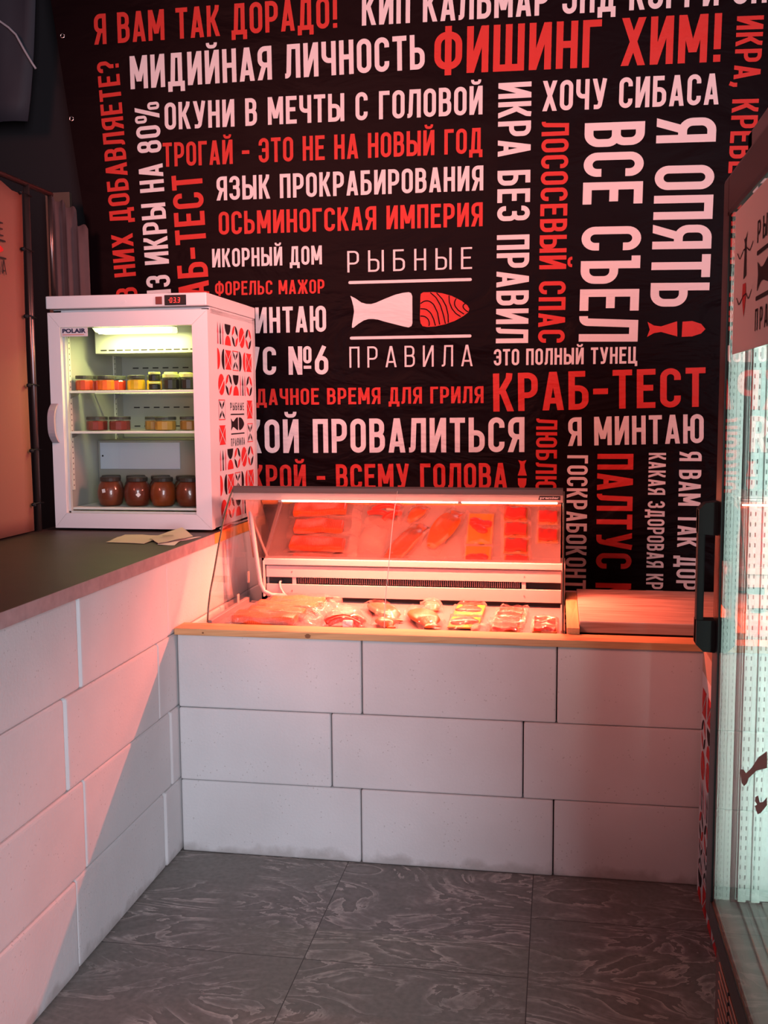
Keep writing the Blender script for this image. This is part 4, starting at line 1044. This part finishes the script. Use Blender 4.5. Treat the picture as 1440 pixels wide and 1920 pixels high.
def wire_shelf(z, y0=0.462, y1=0.94):
    bm = bmesh.new()
    for i in range(46): x = IX0 + .010 + i * (IX1 - IX0 - .02) / 45; add_box(bm, x - .0012, x + .0012, y0, y1, z - .0035, z - .0008)
    for y in (y0, (y0 + y1) / 2, y1): add_box(bm, IX0 + .008, IX1 - .008, y - .003, y + .003, z - .009, z - .003)
    add_box(bm, IX0 + .008, IX1 - .008, y0 - .002, y0 + .001, z - .008, z - .0005, .0005, 1)
    o = link('shelf', bm, mat('shelf_white', (0.74, 0.74, 0.68), 0.35), rf)
    bm = bmesh.new()
    for y in (0.492, 0.90):
        if y < y1 + .02: add_prism(bm, [(IX0 + .004, z - .010), (IX0 + .042, z - .010), (IX0 + .010, z - .026), (IX0 + .004, z - .026)], 'Y', y - .004, y + .004)
    link('shelf_bracket', bm, M_METAL, o)


wire_shelf(1.582); wire_shelf(1.428); wire_shelf(1.135, 0.475, 0.705)
bm = bmesh.new()
for x in (FX0 + .05, FX1 - .05):
    for y in (0.50, 0.96): add_lathe(bm, [(0.0, 1.0507), (.016, 1.0507), (.014, 1.063), (0.0, 1.063)], x, y, 14)
link('foot', bm, M_BLACK, rf)
film_print(rf, lambda u, v: (FX1 + .0008, u, v), 0.566, 1.795, 0.0895, 0.0965, ROWS, 0.0425)
bm = bmesh.new(); fnr = lambda u, v: (FX1 + .0008, u, v)
thin_word(bm, 'РЫБНЫЕ', 0.668, 1.503, 0.175, 0.030, fnr, 0.12); thin_word(bm, 'ПРАВИЛА', 0.668, 1.362, 0.178, 0.030, fnr, 0.12)
round_ribbon(bm, [(0.672, 1.487), (0.842, 1.487)], 0.005, fnr); round_ribbon(bm, [(0.672, 1.410), (0.842, 1.410)], 0.005, fnr)
for sh in (TAIL, HEAD): bm.faces.new([bm.verts.new(fnr(0.672 + (x - 0.393) * .34, 1.449 + (z - 1.915) * .36)) for x, z in sh])
o = link('printed_logo', bm, M_MOTIFBLACK, rf)
bm = bmesh.new(); add_tube(bm, [(0.004, 0.47, 1.058), (0.006, 0.52, 1.060), (0.008, 0.58, 1.066), (0.008, 0.66, 1.058), (0.006, 0.8, 1.055), (0.004, 0.98, 1.056)], 0.0035, 6); o = link('power_cord', bm, M_WHITEMETAL, rf, True)

# jars
def jar(label, x, y, dia, z, h, color, lidc, group, big=False, tagpos=None, rough=.3):
    t = thing('jar', label, 'jar', (x, y, z), group); r = dia / 2
    if big: prof = [(0, .0), (.70, .0), (.86, .06), (1.0, .30), (1.0, .52), (.90, .72), (.72, .84), (.70, .86)]
    else: prof = [(0, .0), (.93, .0), (.98, .05), (.98, .60), (.93, .68)]
    nm = 'jar_fill_%02d%02d%02d' % tuple(int(c * 99) for c in color)
    bm = bmesh.new(); add_lathe(bm, [(q * r * .95, z + .002 + s * h * .97) for q, s in prof] + [(0, z + .002 + prof[-1][1] * h * .97)], x, y, 20 if big else 12)
    link('contents', bm, mat(nm, color, 0.35, noise=.25, nscale=60), t, big)
    gp = [(0, 0.0)] + [(q, s) for q, s in prof[1:]] + ([(.72, .88)] if big else [(.90, .74), (.90, .80)])
    bm = bmesh.new(); add_lathe(bm, [(q * r, z + .0005 + s * h) for q, s in gp], x, y, 20 if big else 12); link('glass', bm, glass('jar_glass', None, 1.4, (.97, .97, .95)), t, big)
    l0, l1, lr = (.86, 1.0, .76) if big else (.78, 1.0, .96)
    bm = bmesh.new(); add_lathe(bm, [(0, z + h * l0), (lr * r, z + h * l0), (lr * r, z + h * (l1 - .03)), (lr * r * .94, z + h * l1), (0, z + h * l1)], x, y, 20)
    link('lid', bm, mat('lid_%02d%02d%02d' % tuple(int(c * 99) for c in lidc), lidc, 0.5, spec=0.25), t)
    if tagpos:
        a, zz, tilt = tagpos; bm = bmesh.new(); c = math.cos(tilt); s_ = math.sin(tilt); R_ = r * 1.012
        pts = [(u * c - v * s_, u * s_ + v * c) for u, v in ((-.007, -.007), (.007, -.007), (.007, .007), (-.007, .007))]
        bm.faces.new([bm.verts.new((x + R_ * math.sin(a + p[0] / R_), y - R_ * math.cos(a + p[0] / R_), z + zz * h + p[1])) for p in pts])
        o = link('sticker', bm, mat('sticker_white', (0.72, 0.70, 0.70), 0.6), t); o['label'] = 'small white square sticker'
    return t


DK = (0.05, 0.055, 0.045); YL = (0.62, 0.66, 0.22); GA = 'small jars on the top refrigerator shelf'; GB = 'jars on the middle refrigerator shelf'; GC = 'big jars on the bottom refrigerator shelf'
ZS = 1.5823
for a in [
    ('dark-lidded jar of red roe at the left end of top shelf', -0.546, .52, .070, .058, (0.55, 0.06, 0.02), DK),
    ('dark red jar half hidden between the red roe and orange roe jars', -0.522, .605, .070, .059, (0.36, 0.02, 0.01), DK),
    ('dark-lidded jar of bright orange roe on the top shelf', -0.457, .52, .068, .057, (0.85, 0.13, 0.01), DK),
    ('deep red jar peeking out right of the bright orange jar', -0.447, .605, .068, .058, (0.40, 0.025, 0.01), DK),
    ('yellow roe jar behind, left of the front yellow jar', -0.373, .605, .068, .058, (0.60, 0.33, 0.02), DK),
    ('front yellow roe jar with a dark lid', -0.331, .52, .064, .057, (0.70, 0.40, 0.015), DK),
    ('yellow roe jar squeezed between front yellow jar and small black jars', -0.295, .605, .062, .058, (0.62, 0.34, 0.02), DK),
    ('small flat black jar under another with a pale lid', -0.264, .53, .047, .032, (0.012, 0.012, 0.012), YL),
    ('black caviar jar with yellow lid right of the small stacked jars', -0.194, .52, .066, .060, (0.02, 0.02, 0.016), YL),
    ('black caviar jar with yellow lid cut off by the door frame', -0.122, .52, .066, .061, (0.015, 0.015, 0.013), YL),
    ('black jar with yellow lid behind, next to the small stacked jars', -0.227, .605, .055, .070, (0.012, 0.012, 0.012), YL),
    ('black jar with yellow lid behind, next to the door frame', -0.165, .605, .055, .068, (0.012, 0.012, 0.012), YL)]:
    jar(a[0], a[1], a[2], a[3], ZS, a[4], a[5], a[6], GA)
jar('small flat black jar stacked on top of another', -0.264, .53, .047, ZS + .0325, .036, (0.012, 0.012, 0.012), YL, GA)
ZS = 1.4283
for a in [
    ('left dark red jar on the middle shelf', -0.506, .535, .086, .054, (0.22, 0.03, 0.02), DK),
    ('right dark red jar on the middle shelf', -0.412, .535, .086, .054, (0.20, 0.028, 0.02), DK),
    ('amber honey-coloured jar set back on the middle shelf', -0.300, .60, .072, .053, (0.34, 0.19, 0.03), DK),
    ('amber honey-coloured jar in front on the middle shelf', -0.220, .52, .084, .052, (0.50, 0.28, 0.05), DK),
    ('amber jar cut off by the right door frame on the middle shelf', -0.128, .535, .080, .053, (0.28, 0.15, 0.03), DK)]:
    jar(a[0], a[1], a[2], a[3], ZS, a[4], a[5], a[6], GB)
ZS = 1.1353
for i, a in enumerate([
    ('big round jar with a white sticker at its middle, leftmost in front', -0.460, .535, .104, (0.15, 0.03, 0.01), (-.1, .55, .2)),
    ('big round jar with a white diamond sticker, second in front', -0.349, .535, .106, (0.13, 0.018, 0.006), (.45, .42, .75)),
    ('big round jar without sticker, brightest orange, third in front', -0.244, .535, .102, (0.22, 0.038, 0.006), None),
    ('big round jar in front half hidden by the right door frame', -0.138, .535, .104, (0.13, 0.022, 0.006), None)]):
    jar(a[0], a[1], a[2], a[3], ZS, .113, a[4], (0.035, 0.028, 0.022), GC, True, a[5])
for i, (wh, x) in enumerate((('behind the leftmost front jar', -0.505), ('behind the two jars with stickers', -0.400), ('behind the brightest orange jar', -0.296), ('behind the half hidden front jar', -0.192))):
    jar(f'dark big jar in the rear row, {wh}', x, .642, .100, ZS, .112, (0.08, 0.013, 0.006), (0.03, 0.024, 0.02), GC, True)

# ------------------------------------------------------------------ paper slips on the worktop
ZP = 1.0508


def slip(name, label, pts, m, dz=0.0):
    bm = bmesh.new(); vs = [bm.verts.new(p) for p in pts]; bm.faces.new(vs)
    bmesh.ops.subdivide_edges(bm, edges=bm.edges, cuts=4, use_grid_fill=True)
    for v in bm.verts: v.co.z += .0012 * math.sin(v.co.x * 60) * math.sin(v.co.y * 40)
    r_ = bmesh.ops.extrude_face_region(bm, geom=list(bm.faces)); bmesh.ops.translate(bm, vec=(0, 0, 0.0006), verts=[v for v in r_['geom'] if isinstance(v, bmesh.types.BMVert)])
    t = link(name, bm, m); tag(t, label, 'paper slip', 'paper slips on the worktop')
    return t


slip('paper_slip', 'long beige paper slip lying flat at the left of the slips', [(-0.277, 0.086, ZP + .002), (-0.13, 0.066, ZP + .002), (-0.125, 0.27, ZP + .004), (-0.298, 0.293, ZP + .003)], M_PAPER)
cs = slip('paper_card', 'tilted beige card with dark print on top of the slips', [(-0.150, 0.165, ZP + .008), (-0.072, 0.052, ZP + .005), (-0.005, 0.205, ZP + .012), (-0.075, 0.285, ZP + .034)], M_PAPER)
bm = bmesh.new()
for k in range(3): letters(bm, [[(-0.105 + .006 * k, 0.165 - .012 * k), (-0.070 + .006 * k, 0.178 - .012 * k), (-0.070 + .006 * k, 0.183 - .012 * k), (-0.105 + .006 * k, 0.170 - .012 * k)]], lambda u, v: (u, v, ZP + .0185 - .003 * 0))
link('print_lines', bm, mat('faded_ink', (0.16, 0.12, 0.10), 0.7), cs)
slip('paper_slip', 'pale slip pointing right from under the tilted card', [(-0.095, 0.10, ZP + .001), (-0.03, 0.16, ZP + .001), (0.000, 0.275, ZP + .001), (-0.06, 0.20, ZP + .001)], M_PAPERPINK)
slip('paper_slip', 'pale slip with a sharp corner toward the counter edge', [(-0.075, 0.050, ZP + .0015), (-0.012, 0.045, ZP + .0015), (-0.035, 0.17, ZP + .0015), (-0.06, 0.17, ZP + .0015)], M_PAPERPINK)

# ------------------------------------------------------------------ low chest with the printed film beside the counter
ch = thing('low_chest', 'low white chest with red and black printed film beside the tall cooler', 'chest', (1.95, -0.5, 0))
bm = bmesh.new(); add_box(bm, 1.706, 2.25, -1.05, -0.024, 0.0, 0.700, 0.003, 2); link('body', bm, M_WHITEPLASTIC, ch)
bm = bmesh.new(); add_box(bm, 1.706, 2.25, -1.05, -0.024, 0.700, 0.772, 0.003, 2); o = link('top_band', bm, mat('tan_band', (0.50, 0.36, 0.28), 0.5), ch); o['label'] = 'tan band under the lid edge'
R2 = [['box', 'box'], ['ring', 'glass'], ['disc', 'disc'], ['fork', 'fork'], ['ring2', 'ring'], ['cross', 'cross'], ['glass', 'box']]
film_print(ch, lambda u, v: (1.7052, u, v), -0.085, 0.615, -0.105, 0.096, [r + r for r in R2], 0.046)

# ------------------------------------------------------------------ the tall glass-door cooler at the right
GXP = 1.570
ck = thing('glass_door_cooler', 'tall black glass-door cooler cut off by the right edge', 'cooler', (1.9, -1.5, 0))
CY0, CY1 = -1.86, -1.124
bm = bmesh.new()
add_box(bm, 1.612, 2.25, CY1 - .045, CY1, 0.06, 2.02, .004, 2); add_box(bm, 1.612, 2.25, CY0, CY0 + .045, 0.06, 2.02, .004, 2)
add_box(bm, 2.21, 2.25, CY0, CY1, 0.06, 2.02); add_box(bm, 1.612, 2.25, CY0, CY1, 1.90, 2.02, .004, 2); add_box(bm, 1.595, 2.25, CY0, CY1, 0.0, 0.468, .003, 1)
link('cabinet', bm, mat('black_brown_body', (0.045, 0.028, 0.028), 0.35), ck)
bm = bmesh.new(); add_box(bm, 1.592, 1.612, CY0, CY1, 0.470, 0.4755); link('trim_strip', bm, M_CHROME, ck)
bm = bmesh.new()
for k in range(17):
    z = 0.425 - k * .0195
    for (a, b) in ((-1.31, -1.20), (-1.43, -1.32), (-1.55, -1.44), (-1.67, -1.56), (-1.79, -1.68)): add_box(bm, 1.588, 1.597, a, b, z - .005, z + .005, .001, 1)
link('grille', bm, mat('grille_black', (0.05, 0.04, 0.04), 0.5), ck)
# liner with shelf posts
bm = bmesh.new(); add_box(bm, 1.62, 2.208, CY1 - .052, CY1 - .047, 0.53, 1.898); add_box(bm, 1.62, 2.208, CY0 + .047, CY0 + .052, 0.53, 1.898); add_box(bm, 2.203, 2.209, CY0 + .047, CY1 - .047, 0.53, 1.898)
link('liner', bm, mat('cooler_liner', (0.62, 0.70, 0.68), 0.4), ck)
bm = bmesh.new(); add_box(bm, 1.60, 2.208, CY0 + .047, CY1 - .047, 0.470, 0.522)
for x in (1.625, 1.645, 1.67): add_box(bm, x, x + .012, CY0 + .05, CY1 - .055, 0.522, 0.530, .001, 1)
link('bottom_sill', bm, mat('sill_white', (0.72, 0.70, 0.68), 0.35), ck)
bm = bmesh.new()
for x in (1.622, 1.648): add_box(bm, x, x + .016, CY1 - .066, CY1 - .052, 0.532, 1.895, .001, 1)
ps = link('shelf_post', bm, mat('post_white', (0.70, 0.78, 0.75), 0.35), ck)
bm = bmesh.new()
for x in (1.622, 1.648):
    for k in range(66):
        for dx in (.0035, .0125): z = 0.56 + k * .020; add_box(bm, x + dx - .0011, x + dx + .0011, CY1 - .0668, CY1 - .0658, z, z + .008)
link('post_holes', bm, mat('hole_grey', (0.10, 0.13, 0.13), 0.6), ps)
bm = bmesh.new(); add_tube(bm, [(1.690, -1.62, 0.60), (1.690, -1.62, 1.85)], 0.010, 8); link('lamp_tube', bm, mat('cool_tube', (1, 1, 1), 0.4, emit=(.72, 1, .93), estr=2.0), ck)
# door
dd = bpy.data.objects.new('door', None); COL.objects.link(dd); dd.location = (GXP, CY1, 0.48); set_parent(dd, ck)
bm = bmesh.new()
add_box(bm, GXP, 1.608, CY1 - .068, CY1, 0.478, 1.936, .008, 2); add_box(bm, GXP, 1.608, CY0, CY0 + .068, 0.478, 1.936, .008, 2)
add_box(bm, GXP, 1.608, CY0 + .06, CY1 - .06, 1.866, 1.935, .006, 2); add_box(bm, GXP, 1.608, CY0 + .06, CY1 - .06, 0.479, 0.534, .004, 2)
link('door_frame', bm, mat('dark_brown_frame', (0.014, 0.007, 0.007), 0.4, spec=0.25), dd)
bm = bmesh.new(); add_box(bm, GXP - .001, GXP + .001, CY1 - .082, CY1 - .066, 0.534, 1.866); add_box(bm, GXP - .001, GXP + .001, CY0 + .06, CY1 - .066, 1.858, 1.868); add_box(bm, GXP - .001, GXP + .001, CY0 + .06, CY1 - .066, 0.530, 0.537); link('glass_border', bm, M_BLACK, dd)
bm = bmesh.new(); add_box(bm, GXP + .001, GXP + .006, CY0 + .06, CY1 - .06, 0.53, 1.87); link('door_glass', bm, M_DOORPANE, dd)
bm = bmesh.new()
for z0, z1 in ((1.262, 1.325), (1.030, 1.090)):
    add_prism(bm, [(GXP - .036, z0 + (.012 if z0 < 1.1 else 0)), (GXP - .022, z0 - .002), (GXP + .004, z0 - .004), (GXP + .004, z1), (GXP - .024, z1 + (0 if z0 < 1.1 else -.004)), (GXP - .036, z1 - (.016 if z0 > 1.1 else 0))], 'Y', CY1 - .040, CY1 - .004)
add_box(bm, GXP - .036, GXP - .022, CY1 - .036, CY1 - .008, 1.04, 1.31, .003, 2)
link('handle', bm, mat('handle_grey_black', (0.018, 0.022, 0.024), 0.6, spec=.2), dd)
bm = bmesh.new(); add_box(bm, GXP + .007, 1.606, CY1 - .0715, CY1 - .068, 0.534, 1.866, .0005, 1)
for x in (1.5795, 1.593): add_box(bm, x, x + .009, CY1 - .0735, CY1 - .071, 0.536, 1.864, .0005, 1)
gk = link('gasket', bm, mat('post_white', (0.70, 0.78, 0.75), 0.35), dd)
bm = bmesh.new()
for x in (1.5802, 1.5868, 1.5995):
    for k in range(100): z = 0.545 + k * .0131; add_box(bm, x, x + .0010, CY1 - .0740, CY1 - .0734, z, z + .006)
link('gasket_holes', bm, mat('hole_grey', (0.10, 0.13, 0.13), 0.6), gk)
bm = bmesh.new(); add_box(bm, GXP + .007, 1.606, CY0 + .07, CY1 - .07, 0.534, 0.538); o = link('sill_gasket', bm, mat('sill_white', (0.72, 0.70, 0.68), 0.35), dd)
# sticker with emblem, drawn with depth reversed so that it reads from the shop
bm = bmesh.new(); add_box(bm, GXP - .0018, GXP - .0008, -1.80, -1.285, 1.600, 1.848); sk = link('sticker', bm, mat('blush_sticker', (0.78, 0.60, 0.56), 0.6), dd); sk['label'] = 'blush pink sticker with fish print'
fnk = lambda u, v: (GXP - .0026, -u, v)
bm = bmesh.new(); thin_word(bm, 'РЫБНЫЕ', 1.500, 1.762, 0.26, 0.034, fnk, 0.12); thin_word(bm, 'ПРАВИЛА', 1.500, 1.626, 0.26, 0.034, fnk, 0.12)
round_ribbon(bm, [(1.505, 1.746), (1.76, 1.746)], 0.007, fnk); round_ribbon(bm, [(1.505, 1.676), (1.76, 1.676)], 0.007, fnk)
for sh in (TAIL, HEAD): bm.faces.new([bm.verts.new(fnk(1.507 + (x - 0.393) * .5, 1.711 + (z - 1.915) * .34)) for x, z in sh])
bm.faces.new([bm.verts.new(fnk(u, v)) for u, v in [(1.378, 1.790), (1.385, 1.786), (1.400, 1.788), (1.412, 1.796), (1.404, 1.778), (1.410, 1.724), (1.384, 1.720), (1.390, 1.778)]])
for wv in ([(1.321, 1.771), (1.344, 1.758), (1.373, 1.769), (1.407, 1.770), (1.438, 1.760), (1.464, 1.771)], [(1.322, 1.695), (1.346, 1.681), (1.386, 1.692), (1.415, 1.694), (1.436, 1.681), (1.462, 1.695)]):
    round_ribbon(bm, [wv[0]] + [(x, z, .02) for x, z in wv[1:-1]] + [wv[-1]], 0.0028, fnk)
link('printed_logo', bm, M_MOTIFBLACK, sk)
bm = bmesh.new(); bm.faces.new([bm.verts.new(fnk(u, v)) for u, v in [(1.380, 1.713), (1.408, 1.712), (1.412, 1.690), (1.404, 1.672), (1.396, 1.656), (1.384, 1.676), (1.376, 1.692)]]); o = link('printed_fish_head', bm, M_MOTIFRED, sk)
CR1 = [(1.69, 1.007), (1.63, 0.977), (1.575, 0.94), (1.532, 0.916), (1.513, 0.915), (1.484, 0.906), (1.478, 0.898), (1.490, 0.893), (1.498, 0.887), (1.520, 0.890), (1.543, 0.903), (1.555, 0.916), (1.617, 0.951), (1.694, 0.983)]
CR2 = [(1.70, 0.941), (1.672, 0.923), (1.649, 0.913), (1.636, 0.919), (1.614, 0.908), (1.612, 0.901), (1.629, 0.902), (1.612, 0.893), (1.635, 0.889), (1.658, 0.900), (1.702, 0.930)]
for cl in (CR1, CR2):
    bm = bmesh.new(); bm.faces.new([bm.verts.new((GXP - .0012, -u, v)) for u, v in cl]); o = link('claw_shape', bm, mat('brown_claw', (0.26, 0.15, 0.12), 0.6), dd); o['label'] = 'brown claw-shaped patch on the glass'  # flat brown claw outlines laid on the door glass
